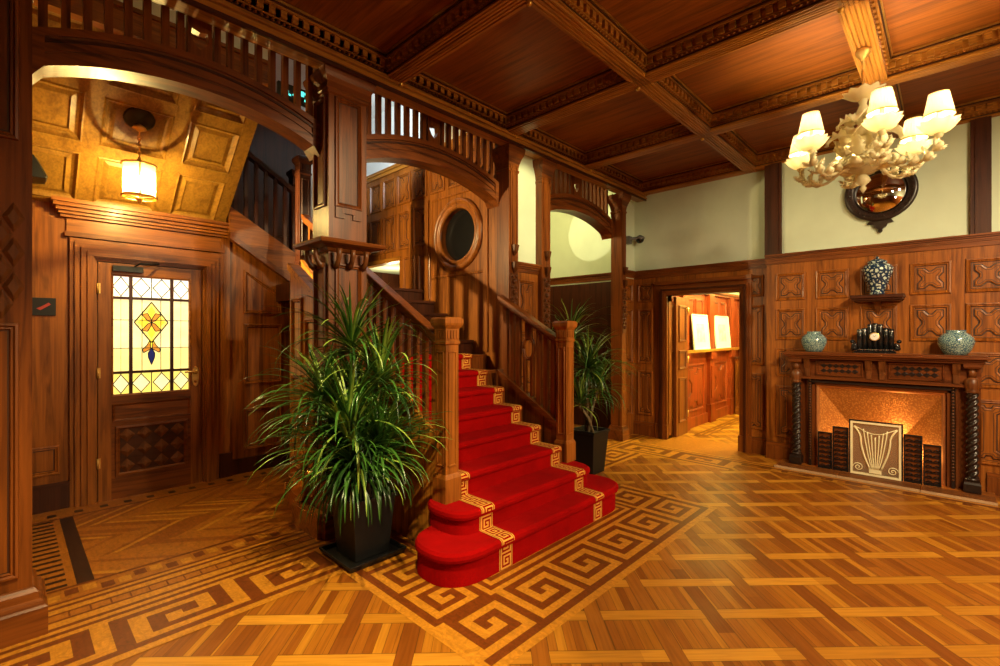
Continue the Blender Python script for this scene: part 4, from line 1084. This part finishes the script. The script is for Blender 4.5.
for s_ in (-1, 1):
    b = F(); b.T = b.T @ Matrix.Translation((s_ * .705, 0, .145)) @ Matrix.Rotation(-PI / 2, 4, 'X')    # local z up
    n, S = 24, 150; rg = []
    for i in range(S + 1):
        z = .16 + .78 * i / S
        rg.append([((.036 + .010 * math.cos(3 * (2 * PI * k / n) - i * .55)) * math.cos(2 * PI * k / n), (.036 + .010 * math.cos(3 * (2 * PI * k / n) - i * .55)) * math.sin(2 * PI * k / n), z) for k in range(n)])
    b.loft(rg, 2, True)
    b.sq(0, 0, .05, .05, [(.008, 0.03), (.008, .10), (0, .12), (0, .13)], 2); b.lathe([(.05, .13), (.052, .145), (.04, .16)], 20, (0, 0), 2)
    b.lathe([(.04, .94), (.052, .95), (.045, .965), (.048, .985), (.056, 1.02), (.052, 1.06), (.03, 1.085), (.018, 1.095)], 20, (0, 0), 3); b.sq(0, 0, .05, .05, [(0, 1.17), (.01, 1.185), (.01, 1.215)], 1); b.lathe([(.03, 1.09), (.03, 1.17)], 16, (0, 0), 3)
    b.T = Matrix(); bw(b, 'twisted_column', r)
b = MB([M['copper'], M['copperp'], M['iron']]); b.T = frame((XB - .03, FY, 0), '-x')
ox, oz, ix, iz, dp = .50, .895, .20, .40, -.22
b.ring(-.535, .535, -.1, .93, [(0, 0), (0, .03), (.012, .045), (.028, .04), (.04, .03)], 1)
O = [(-ox, .02, .03), (ox, .02, .03), (ox, oz, .03), (-ox, oz, .03)]; I = [(-ix, .02, dp), (ix, .02, dp), (ix, iz, dp), (-ix, iz, dp)]
b.poly([O[0], I[0], I[3], O[3]], 0); b.poly([O[1], O[2], I[2], I[1]], 0); b.poly([O[3], I[3], I[2], O[2]], 0); b.poly([I[0], I[1], I[2], I[3]], 2)
b.T = Matrix(); o_ = bw(b, 'copper_hood', r); o_['label'] = 'glowing hammered copper hood'
b = MB([M['wy'], M['groove'], plain('hearth_edge', (.5, .33, .18), .3)])
for y0, y1 in ((-.30, .20), (.205, .85), (.855, 1.42)):
    b.box(5.93, XB - .0, y0, y1, 0, .02, 0)
    for k in range(5): b.box(5.965 + k * .04, 5.973 + k * .04, y0 + .005, y1 - .005, .019, .0225, 1)
    b.box(5.915, 5.935, y0, y1, 0, .024, 2)
bw(b, 'hearth', r)

# fire screen ----------------------------------------------------------------------
r = thing('fire_screen', 'low folding fire screen with a pale lyre panel on the hearth', 'fire screen', (6.16, FY, .024))
M['lyre'] = plain('pale_gilt_metal', (.90, .80, .50), .4, .06, 10, 0)
k = N('dark_mirror'); k.bsdf((.62, .52, .38), .22, Metallic=.8); M['dmir'] = k.m
def fs(z): 
    b = MB([M['lyre'], M['iron'], M['dmir'], M['mz']]); b.T = frame((6.16, FY, .024), '-x'); return b
b = fs(0); b.ring(-.205, .205, .0, .55, [(0, 0), (0, .012), (.019, .012), (.019, 0)], 0); b.ring(-.218, .218, -.0, .565, [(0, -.012), (0, .008), (.013, .008), (.013, -.012)], 1); pc = bw(b, 'centre_frame', r)
b = fs(0); b.box(-.2, .2, .005, .545, -.01, -.004, 2); bw(b, 'mirror_plate', pc)
b = fs(0)
for i in range(9):
    t = (i - 4) / 4
    p = []
    for j in range(13):
        v = j / 12; w_ = (.045 + .075 * math.sin(min(1, v * 1.35) * PI / 2) if v < .75 else .12 + .055 * ((v - .75) / .25) ** 1.5) if abs(t) > .8 else .03 + .10 * v ** .7
        p.append((t * w_, .07 + v * (.43 - .05 * (1 - abs(t)) * 2), .003))
    b.tube(p, .0085 if abs(t) > .8 else .0055, 6, 0)
for s_ in (-1, 1): b.tube([(s_ * (.14 + (.045 - .0018 * a) * math.cos(a * .5)), .075 + (.045 - .0018 * a) * math.sin(a * .5), .003) for a in range(24)], .004, 6, 0)
b.box(-.05, .05, .03, .07, 0, .01, 0); b.tube([(-.17, .5, .003), (-.06, .44, .003), (0, .43, .003), (.06, .44, .003), (.17, .5, .003)], .004, 6, 0); bw(b, 'lyre_motif', pc)
for s_ in (-1, 1):
    for q, (a, w_, h) in enumerate(((.222, .14, .47), (.366, .13, .395))):
        x0, x1 = (a, a + w_) if s_ > 0 else (-a - w_, -a)
        b = fs(0); b.ring(x0, x1, 0, h, [(0, -.012), (0, .006), (.012, .006), (.012, -.012)], 1); b.box(x0 + .01, x1 - .01, .01, h - .01, -.012, -.006, 3)
        n = int(h / .05)
        for i in range(n):
            zz = .03 + i * (h - .04) / n
            for j in range(2):
                xx = x0 + .02 + j * (w_ - .02) / 2; b.tube([(xx, zz, -.002), (xx + (w_ - .04) / 4, zz + .016, .004), (xx + (w_ - .04) / 2, zz, -.002)], .0045, 5, 1)
            b.box(x0 + .01, x1 - .01, zz - .012, zz - .005, -.006, .003, 1)
        bw(b, 'side_panel', r)

# mantel ornaments --------------------------------------------------------------------
MZ = 1.292
def jar(y, rad, h, label):
    r = thing('porcelain_jar', label, 'jar', (6.20, y, MZ), 0, 'porcelain jars on the mantel')
    b = MB([M['jar']]); q = rad
    b.lathe([(q * .55, 0), (q * .62, .004), (q * .80, h * .18), (q * .97, h * .42), (q, h * .55), (q * .93, h * .70), (q * .72, h * .84), (q * .55, h * .90)], 36, (0, 0), 0, True, (True, False)); b.build('body', r)
    b = MB([M['jar']]); b.lathe([(q * .55, h * .895), (q * .53, h * .93), (q * .56, h), (q * .50, h), (q * .47, h * .92), (q * .50, h * .86)], 36, (0, 0), 0, True, (False, False)); b.build('neck', r)
    return r
jar(1.095, .122, .225, 'round blue and white jar at the left end of the mantel')
jar(-.04, .132, .235, 'wider round blue and white jar at the right end of the mantel')
r = thing('mantel_clock', 'black mantel clock shaped like a row of columns', 'clock', (6.21, .56, MZ))
M['marble'] = plain('black_marble', (.012, .012, .013), .12, .6, 6)
def CK(): 
    b = MB([M['marble'], M['steel'], M['brass'], plain('clock_face', (.8, .8, .76), .3)]); b.T = frame((6.21, .56, MZ), '-x'); return b
b = CK(); b.box(-.17, .17, 0, .022, -.06, .06, 0); bw(b, 'base', r, .004)
hs = (.25, .26, .30, .31, .30, .26, .25)
for i, h in enumerate(hs):
    b = CK(); b.T = b.T @ Matrix.Translation(((i - 3) * .043, 0, .0 if abs(i - 3) > 1 else .012)) @ Matrix.Rotation(-PI / 2, 4, 'X')
    b.lathe([(.023, .022), (.023, h - .006), (.018, h)], 18, (0, 0), 0); b.lathe([(.0235, .03), (.0235, .038)], 18, (0, 0), 1, True, (False, False)); b.lathe([(.0235, h - .03), (.0235, h - .024)], 18, (0, 0), 1, True, (False, False)); bw(b, 'tube', r)
b = CK(); b.T = b.T @ Matrix.Translation((0, .17, .045)); b.lathe([(.043, 0), (.043, .012), (.036, .014)], 28, (0, 0), 2); b.lathe([(.036, .013), (.035, .015)], 28, (0, 0), 3)
for a, L in ((.9, .026), (2.4, .018)): b.prism([(-.002, 0), (.002, 0), (L * math.cos(a) + .001, L * math.sin(a)), (L * math.cos(a) - .001, L * math.sin(a))], .0152, .0165, 0)
bw(b, 'dial', r)
for s_ in (-1, 1):
    b = CK(); b.tube([(s_ * (.165 + .004 * a), .05 + .035 * math.sin(a * .8) + .004 * a, 0) for a in range(8)], [.02, .022, .022, .02, .018, .016, .014, .012], 10, 0); b.ball((s_ * .19, .12, 0), .022, 10, 0); b.ball((s_ * .175, .05, 0), .028, 10, 0); bw(b, 'scroll', r)
r = thing('wall_shelf', 'small dark wooden bracket shelf above the mantel clock', 'shelf', (XB, .545, 1.84))
b = MB([M['dy'], M['carved']]); b.T = frame((XB, .545, 1.84), '-x'); b.box(-.22, .22, .02, .055, 0, .20, 0); b.box(-.21, .21, .0, .02, 0, .18, 0); b.box(-.19, .19, -.015, .0, 0, .16, 0); bw(b, 'board', r, .005)
b = MB([M['carved']]); b.T = frame((XB, .545, 1.84), '-x'); b.loft([[(-.03, -.015, 0), (.03, -.015, 0), (.03, -.015, .12), (-.03, -.015, .12)], [(-.025, -.06, 0), (.025, -.06, 0), (.025, -.06, .06), (-.025, -.06, .06)], [(-.008, -.13, 0), (.008, -.13, 0), (.008, -.13, .015), (-.008, -.13, .015)]]); bw(b, 'bracket', r)
r = thing('porcelain_vase', 'tall lidded blue and white vase on the bracket shelf', 'vase', (6.225, .545, 1.895))
b = MB([M['vase']]); b.lathe([(.062, 0), (.066, .01), (.060, .03), (.078, .09), (.108, .17), (.130, .24), (.132, .275), (.115, .305), (.078, .325)], 36, (0, 0)); b.build('body', r)
b = MB([M['vase']]); b.lathe([(.078, .323), (.085, .33), (.082, .345), (.05, .365), (.015, .375), (.012, .382), (.02, .392), (.001, .402)], 30, (0, 0)); b.build('lid', r)
# round mirror
r = thing('convex_mirror', 'round convex mirror in a dark carved frame high on the chimney breast', 'mirror', (XB + .02, .53, 2.98))
b = MB([M['ebony'], M['carved']]); b.T = frame((XB + .02, .53, 2.98), '-x')
b.lathe([(.225, .0), (.225, .035), (.235, .05), (.25, .04), (.27, .055), (.295, .05), (.305, .035), (.30, .0)], 44, (0, 0), 0, True, (False, False))
for k in range(30): b.ball((.262 * math.cos(2 * PI * k / 30), .262 * math.sin(2 * PI * k / 30), .05), .014, 6, 0)
bw(b, 'frame', r)
k = N('mirror_glass'); k.bsdf((.75, .75, .78), .02, Metallic=1.); M['mir'] = k.m
b = MB([M['mir']]); b.T = frame((XB + .02, .53, 2.98), '-x'); Rm = .42
b.lathe([(max(.0005, Rm * math.sin(a)), .012 + Rm * math.cos(a) - Rm * math.cos(.575)) for a in [.575 * (12 - i) / 12 for i in range(13)]], 44, (0, 0)); bw(b, 'mirror_glass', r)
b = MB([M['ebony']]); b.T = frame((XB + .02, .53, 2.98), '-x')
b.prism([(-.09, -.295), (-.11, -.325), (-.06, -.335), (-.05, -.365), (-.025, -.38), (0, -.43), (.025, -.38), (.05, -.365), (.06, -.335), (.11, -.325), (.09, -.295)], .0, .03); b.ball((0, -.405, .02), .022, 8); bw(b, 'bottom_finial', r)
b = MB([M['ebony']]); b.T = frame((XB + .02, .53, 2.98), '-x')
b.prism([(-.12, .29), (.12, .29), (.10, .33), (.05, .34), (.03, .38), (0, .41), (-.03, .38), (-.05, .34), (-.10, .33)], 0, .03); bw(b, 'crest', r)

# chandelier ---------------------------------------------------------------------------
CHX, CHY = 4.19, .445
def glassy(name, c, tr=.45, cl=.0):
    k = N(name); d = k.n('BsdfPrincipled'); d.inputs['Base Color'].default_value = (*c, 1); d.inputs['Roughness'].default_value = .12; d.inputs['Coat Weight'].default_value = .4
    t = k.n('BsdfTranslucent'); t.inputs[0].default_value = (*c, 1); m = k.n('MixShader'); m.inputs[0].default_value = tr
    k.l(d.outputs[0], m.inputs[1]); k.l(t.outputs[0], m.inputs[2])
    if cl:
        c_ = k.n('BsdfTransparent'); c_.inputs[0].default_value = (1, .97, .88, 1); m2 = k.n('MixShader'); m2.inputs[0].default_value = cl; k.l(m.outputs[0], m2.inputs[1]); k.l(c_.outputs[0], m2.inputs[2]); m = m2
    k.l(m.outputs[0], k.out.inputs[0]); return k.m
M['mur'] = glassy('milky_gold_glass', (.86, .80, .54), .35, .25); M['mur2'] = glassy('clear_amber_glass', (.70, .62, .38), .3, .35); M['shade'] = glassy('pleated_silk_shade', (.80, .68, .38), .085)
r = thing('chandelier', 'cream blown glass chandelier with six shaded lamps', 'chandelier', (CHX, CHY, 2.5))
b = MB([M['brass']]); b.lathe([(.008, 3.43), (.015, 3.44), (.035, 3.465), (.045, 3.485), (.045, 3.505), (.03, 3.515)], 24, (CHX, CHY)); bw(b, 'ceiling_cup', r)
b = MB([M['brass']]); z = 3.40
b.tube([(CHX, CHY, 3.51), (CHX, CHY, 3.38)], .006, 6); b.tube([(CHX + .02 * math.cos(a), CHY, 3.38 + .02 * math.sin(a)) for a in [2 * PI * i / 12 for i in range(13)]], .005, 6); b.tube([(CHX, CHY, 3.37), (CHX, CHY, 3.15)], .008, 8); bw(b, 'hanging_rod', r)
b = MB([M['mur2']]); b.lathe([(.012, 3.16), (.03, 3.15), (.02, 3.12), (.045, 3.06), (.055, 3.02), (.03, 2.98), (.022, 2.95), (.05, 2.90), (.06, 2.86), (.035, 2.82), (.03, 2.78), (.09, 2.74), (.11, 2.70), (.09, 2.66), (.04, 2.635), (.02, 2.62)], 24, (CHX, CHY)); bw(b, 'glass_stem', r)
b = MB([M['mur']]); nn = 40
b.loft([[(CHX + (rr + (w * math.sin(10 * 2 * PI * k / nn))) * math.cos(2 * PI * k / nn), CHY + (rr + w * math.sin(10 * 2 * PI * k / nn)) * math.sin(2 * PI * k / nn), z + w * .6 * math.sin(10 * 2 * PI * k / nn)) for k in range(nn)] for rr, z, w in ((.02, 3.15, 0), (.07, 3.17, .004), (.115, 3.205, .01), (.12, 3.21, .012), (.07, 3.18, .004), (.02, 3.16, 0))], 0, True); bw(b, 'crown_dish', r)
def leaf(b, base, d, up, L, W, curl, m=0):
    """a thin ruffled glass leaf"""
    base, d, up = Vector(base), Vector(d).normalized(), Vector(up); s_ = d.cross(up).normalized(); up = s_.cross(d).normalized(); rg = []; p = base; a = 0.
    S = 12
    for i in range(S + 1):
        t = i / S; w_ = W * (math.sin(PI * min(1, t * .93 + .06)) ** .6) * (1 + .22 * math.sin(t * 30)); rf = .012 * math.sin(t * 30)
        dd = d * math.cos(a) + up * math.sin(a); uu = -d * math.sin(a) + up * math.cos(a); th = .0022
        q = [(-1, .35 * w_ + rf), (-.5, .08 * w_ - rf * .4), (0, -.1 * w_), (.5, .08 * w_ + rf * .4), (1, .35 * w_ - rf)]
        rg.append([tuple(p + s_ * w_ * x_ + uu * (h_ - th)) for x_, h_ in q] + [tuple(p + s_ * w_ * x_ + uu * (h_ + th)) for x_, h_ in q[::-1]])
        p = p + dd * L / S; a += curl / S
    b.loft(rg, m, True)
ang0 = math.radians(6)
lights = []
Lx, Fx = Vector((.6915, -.7224, 0)), Vector((.7224, .6915, 0)); C0 = Vector((CHX, CHY, 0))
for i in range(6):
    a = ang0 + i * PI / 3; d = (Lx * math.cos(a) + Fx * math.sin(a)); s_ = Vector((-d.y, d.x, 0)); Z = Vector((0, 0, 1))
    def at(q, z): return tuple(C0 + d * q + Z * z)
    b = MB([M['mur2'], M['mur']]); b.tube([at(.05, 2.72), at(.13, 2.68), at(.22, 2.62), at(.29, 2.61), at(.355, 2.65), at(.395, 2.72), at(.40, 2.80)], [.016, .013, .011, .010, .010, .010, .010], 8)
    for q, z, el in ((.12, 2.69, .9), (.19, 2.655, 1.), (.26, 2.63, .9), (.33, 2.64, .7), (.38, 2.69, .5)):
        leaf(b, at(q, z), d * .5 + Z * el, s_ * .2 - d, .10, .026, 1.9, 1); leaf(b, at(q, z - .01), d * .6 - Z * .3 + s_ * .7, Z, .085, .026, 1.7, 1); leaf(b, at(q, z - .01), d * .6 - Z * .3 - s_ * .7, Z, .085, .026, 1.7, 1)
    b.ball(at(.40, 2.77), .024, 10, 0); am = bw(b, 'arm', r)
    e_ = at(.40, 0); nn = 36
    b = MB([M['mur']]); b.loft([[(e_[0] + (rr + w * math.sin(9 * 2 * PI * k / nn)) * math.cos(2 * PI * k / nn), e_[1] + (rr + w * math.sin(9 * 2 * PI * k / nn)) * math.sin(2 * PI * k / nn), z + w * .4 * math.sin(9 * 2 * PI * k / nn)) for k in range(nn)] for rr, z, w in ((.015, 2.775, 0), (.05, 2.785, .002), (.075, 2.81, .005), (.096, 2.842, .008), (.102, 2.852, .010), (.093, 2.85, .008), (.06, 2.80, .002), (.015, 2.79, 0))], 0, True); bw(b, 'drip_cup', am)
    b = MB([M['shade'], M['gold']]); nn = 60
    b.loft([[(e_[0] + (rr + .0015 * (k % 2)) * math.cos(2 * PI * k / nn), e_[1] + (rr + .0015 * (k % 2)) * math.sin(2 * PI * k / nn), z) for k in range(nn)] for rr, z in ((.078, 2.89), (.073, 2.915), (.050, 3.035))], 0, False, (False, False))
    b.lathe([(.0805, 2.888), (.0805, 2.897), (.078, 2.897)], 36, e_[:2], 1, True, (False, False)); b.lathe([(.052, 3.028), (.0515, 3.036), (.049, 3.036)], 36, e_[:2], 1, True, (False, False)); sh_ = bw(b, 'lamp_shade', am)
    b = MB([M['mur']]); b.lathe([(.013, 2.79), (.013, 2.92)], 12, e_[:2]); bw(b, 'candle_tube', am)
    b = MB([M['bulb']]); b.lathe([(.008, 2.92), (.018, 2.945), (.019, 2.96), (.010, 2.985), (.001, 3.0)], 12, e_[:2]); bw(b, 'bulb', am)
    lights.append((e_[0], e_[1], 2.97))
for i in range(6):
    a = ang0 + (i + .5) * PI / 3; d = (Lx * math.cos(a) + Fx * math.sin(a)); Z = Vector((0, 0, 1))
    b = MB([M['mur']])
    leaf(b, tuple(C0 + d * .04 + Z * 2.88), d * .7 + Z * .8, -d + Z, .22, .060, -2.2); leaf(b, tuple(C0 + d * .05 + Z * 2.74), d + Z * .1, Z, .20, .045, 1.8); leaf(b, tuple(C0 + d * .03 + Z * 3.0), d * .6 + Z * .6, -d + Z, .16, .05, -2.4); leaf(b, tuple(C0 + d * .06 + Z * 2.68), d * .6 - Z * .5, Z, .17, .055, 2.); bw(b, 'glass_leaf', r)
b = MB([M['mur2']]); b.lathe([(.02, 2.625), (.035, 2.60), (.045, 2.575), (.02, 2.55), (.012, 2.54), (.022, 2.525), (.001, 2.49)], 16, (CHX, CHY)); bw(b, 'bottom_finial', r)

# security camera ------------------------------------------------------------------------
r = thing('security_camera', 'small dark dome camera on the cream wall near the corner', 'camera', (6.30, 3.40, 2.84))
b = MB([plain('grey_casing', (.12, .12, .11), .4)]); b.box(6.17, 6.25, 3.33, 3.40, 2.79, 2.90); b.tube([(6.21, 3.34, 2.86), (6.28, 3.28, 2.87), (6.32, 3.26, 2.865)], .022, 8); bw(b, 'bracket', r, .006)
b = MB([M['dglass'], plain('grey_casing_rim', (.12, .12, .11), .4)]); b.lathe([(.062, 2.86), (.07, 2.875), (.06, 2.895), (.02, 2.905)], 24, (6.33, 3.25), 1); b.ball((6.33, 3.25, 2.86), .06, 20, 0); bw(b, 'dome', r)
# exit sign ---------------------------------------------------------------------------------
EX = thing('exit_sign', 'small sign glowing turquoise behind the left arch screen', 'sign', (1.78, 4.2, 3.62))
M['turq'] = emit('turquoise_glow', (.10, .85, .70), 1.1)
b = MB([M['black']]); b.T = frame((1.78, 4.20, 3.62), '-y'); b.box(-.17, .17, -.07, .07, -.04, 0); bw(b, 'housing', EX, .004)
b = MB([M['turq']]); b.T = frame((1.78, 4.20, 3.62), '-y')
for x0, x1, z0, z1 in ((-.11, -.085, .02, .045), (-.115, -.08, -.015, .012), (-.135, -.118, -.01, .008), (-.115, -.10, -.045, -.018), (-.088, -.06, -.03, -.015), (-.045, -.02, -.02, -.006), (.03, .055, .0, .045), (.06, .075, .02, .04), (.085, .12, .01, .045), (.10, .115, -.03, .0), (.06, .09, -.04, -.02)): b.prism([(x0, z0), (x1, z0), (x1, z1), (x0, z1)], .001, .004)
bw(b, 'pictogram', EX)
b = MB([M['black']]); b.T = frame((1.78, 4.20, 3.62), '-y'); b.tube([(0, .07, -.02), (0, .9, -.02)], .008, 6); bw(b, 'hanger', EX)
# vent on the entablature
VN = thing('wall_vent', 'small slatted brass grille under the ceiling beam above the left screen', 'vent', (.62, 3.19, 3.49))
b = MB([M['carved']]); b.T = frame((.62, 3.19, 3.49), '-y'); b.lathe([(.075, -.02), (.075, .012), (.06, .02)], 24, (0, 0)); bw(b, 'rim', VN)
for k in range(6):
    b = MB([M['hz']]); b.T = frame((.62, 3.19, 3.49), '-y'); h_ = math.sqrt(max(0, .058 ** 2 - (-.05 + k * .02) ** 2)); b.box(-.055 + k * .02, -.045 + k * .02, -h_, h_, .012, .026); bw(b, 'slat', VN)

# pictures and counter in the far room -------------------------------------------------------
M['print'] = plain('pale_print', (.82, .82, .74), .6, .06, 4)
for x0, x1, lab in ((7.42, 8.08, 'white framed print on the far shelf, nearer the open door leaf'), (8.38, 9.1, 'white framed print on the far shelf, farther from the open door leaf')):
    r = thing('framed_print', lab, 'picture', ((x0 + x1) / 2, NY - .07, 1.23), 0)
    tilt = Matrix.Translation(r.location) @ Matrix.Rotation(math.radians(-5), 4, 'X')
    b = MB([M['white']]); b.T = tilt @ frame((0, 0, 0), '-y'); w_ = (x1 - x0) / 2
    b.ring(-w_, w_, 0.004, .57, [(0, 0), (0, .02), (.02, .02), (.025, .01)]); bw(b, 'frame', r)
    b = MB([M['print'], plain('print_ink', (.55, .6, .55), .6, .3, 9)]); b.T = tilt @ frame((0, 0, 0), '-y'); b.box(-w_ + .02, w_ - .02, .02, .55, 0, .009, 0); b.box(-w_ * .5, w_ * .5, .12, .42, .009, .0095, 1); bw(b, 'print', r)
r = thing('counter', 'red wooden counter at the end of the room beyond the doorway', 'counter', (9.4, 2.0, 0))
b = MB([M['ry'], M['groove'], M['rz']]); b.box(9.27, 9.75, 1.1, 2.86, 0, 1.02, 2); b.T = frame((9.27, 2.86, 0), '-x')
for k in range(3): panel(b, .06 + k * .56, .56 + k * .56, .2, .92)
b.T = Matrix(); b.box(9.25, 9.75, 1.1, 2.86, 0, .14, 0); bw(b, 'cabinet', r)
b = MB([M['dy']]); b.box(9.23, 9.78, 1.08, 2.865, 1.02, 1.06); bw(b, 'countertop', r, .006)
# ------------------------------------------------------------------ light and camera
def lamp(kind, name, loc, e, c, size=.05, rot=None, **kw):
    d = bpy.data.lights.new(name, kind); d.energy = e; d.color = c
    if kind == 'AREA': d.size = size
    else: d.shadow_soft_size = size
    for k, v in kw.items(): setattr(d, k, v)
    o = bpy.data.objects.new(name, d); COL.objects.link(o); o.location = loc
    if rot: o.rotation_euler = rot
    return o
def aim(o, t):
    o.rotation_euler = (Vector(t) - o.location).to_track_quat('-Z', 'Y').to_euler()
WARM = (1., .74, .42)
for p in lights: lamp('POINT', 'chandelier_light', p, 36, (1, .80, .46), .02)
lamp('POINT', 'lantern_light', (lx, ly, 2.70), 150, (1, .78, .30), .03)
for x, y, e in ((2.3, -1.4, 270), (4.0, -1.6, 210)):
    o = lamp('SPOT', 'room_fill_spot', (x, y, 3.5), e, (1, .78, .46), .12, spot_size=2.4, spot_blend=.7); aim(o, (x + .9, y + 1.9, 0))  # added fill without fittings, behind the viewer, to brighten the room
o = lamp('SPOT', 'left_floor_fill_spot', (.75, 1.1, 3.5), 460, (1, .80, .38), .05, spot_size=1.1, spot_blend=.7); aim(o, (.75, 2.7, 0))  # added fill, no fitting: brightens the floor border and plant on the left
o = lamp('SPOT', 'pillar_fill_spot', (2.5, .7, 3.42), 120, (1, .78, .42), .04, spot_size=.95, spot_blend=.6); aim(o, (2.1, 3.3, 2.0))  # unseen spot added to lift the pillar front and newels
lamp('POINT', 'beam_fill_light', (3.0, -1.7, 2.2), 70, (1, .74, .38), .12)  # added fill behind the viewer for beam faces, no lamp stands here
o = lamp('SPOT', 'niche_spot', (4.4, 4.15, 3.3), 60, (1, .86, .5), .01, spot_size=.44, spot_blend=.06); aim(o, (6.45, 4.14, 3.12))
lamp('POINT', 'niche_light', (5.1, 4.6, 3.4), 40, (1, .84, .34), .1)
o = lamp('SPOT', 'slot_fill_spot', (3.6, 1.9, 3.45), 80, (1, .86, .42), .03, spot_size=.75, spot_blend=.5); aim(o, (3.92, 3.4, 2.8))  # unseen spot added to brighten the cream slot between the columns
o = lamp('SPOT', 'upper_wall_fill_spot', (2.3, 4.6, 3.95), 70, (.80, .92, 1.), .06, spot_size=1.5, spot_blend=.5); aim(o, (3.6, 5.5, 4.35))  # unseen cool spot added in place of upstairs daylight on the white wall
o = lamp('SPOT', 'stair_wall_fill_spot', (.92, 4.68, 2.74), 210, (1, .78, .36), .02, spot_size=1.2, spot_blend=.5); aim(o, (3.6, 4.3, 2.35))  # added beside the lantern to strengthen its light on the stair wall
lamp('POINT', 'landing_light', (4.1, 6.2, 2.2), 12, (1, .80, .42), .08)
lamp('POINT', 'hearth_light', (6.36, .40, .22), 3.2, (1, .62, .22), .04)
lamp('POINT', 'far_room_light', (8.0, 1.2, 2.9), 210, (1, .88, .30), .15)
lamp('POINT', 'far_room_light', (7.4, 2.0, 2.9), 150, (1, .88, .30), .15)
wd = bpy.data.worlds.new('World'); SC.world = wd; wd.use_nodes = True
wd.node_tree.nodes['Background'].inputs[0].default_value = (.9, .75, .55, 1); wd.node_tree.nodes['Background'].inputs[1].default_value = .0

cam = bpy.data.cameras.new('camera'); co = bpy.data.objects.new('camera', cam); COL.objects.link(co)
cam.sensor_width = 36; cam.lens = 16.92; cam.clip_start = .05
co.location = (0, 0, 1.5); co.rotation_euler = (PI / 2, 0, -math.radians(46.25)); SC.camera = co
SC.view_settings.view_transform = 'Standard'; SC.view_settings.look = 'None'; SC.view_settings.gamma = 1; SC.view_settings.use_curve_mapping = False
SC.view_settings.exposure = 0.8
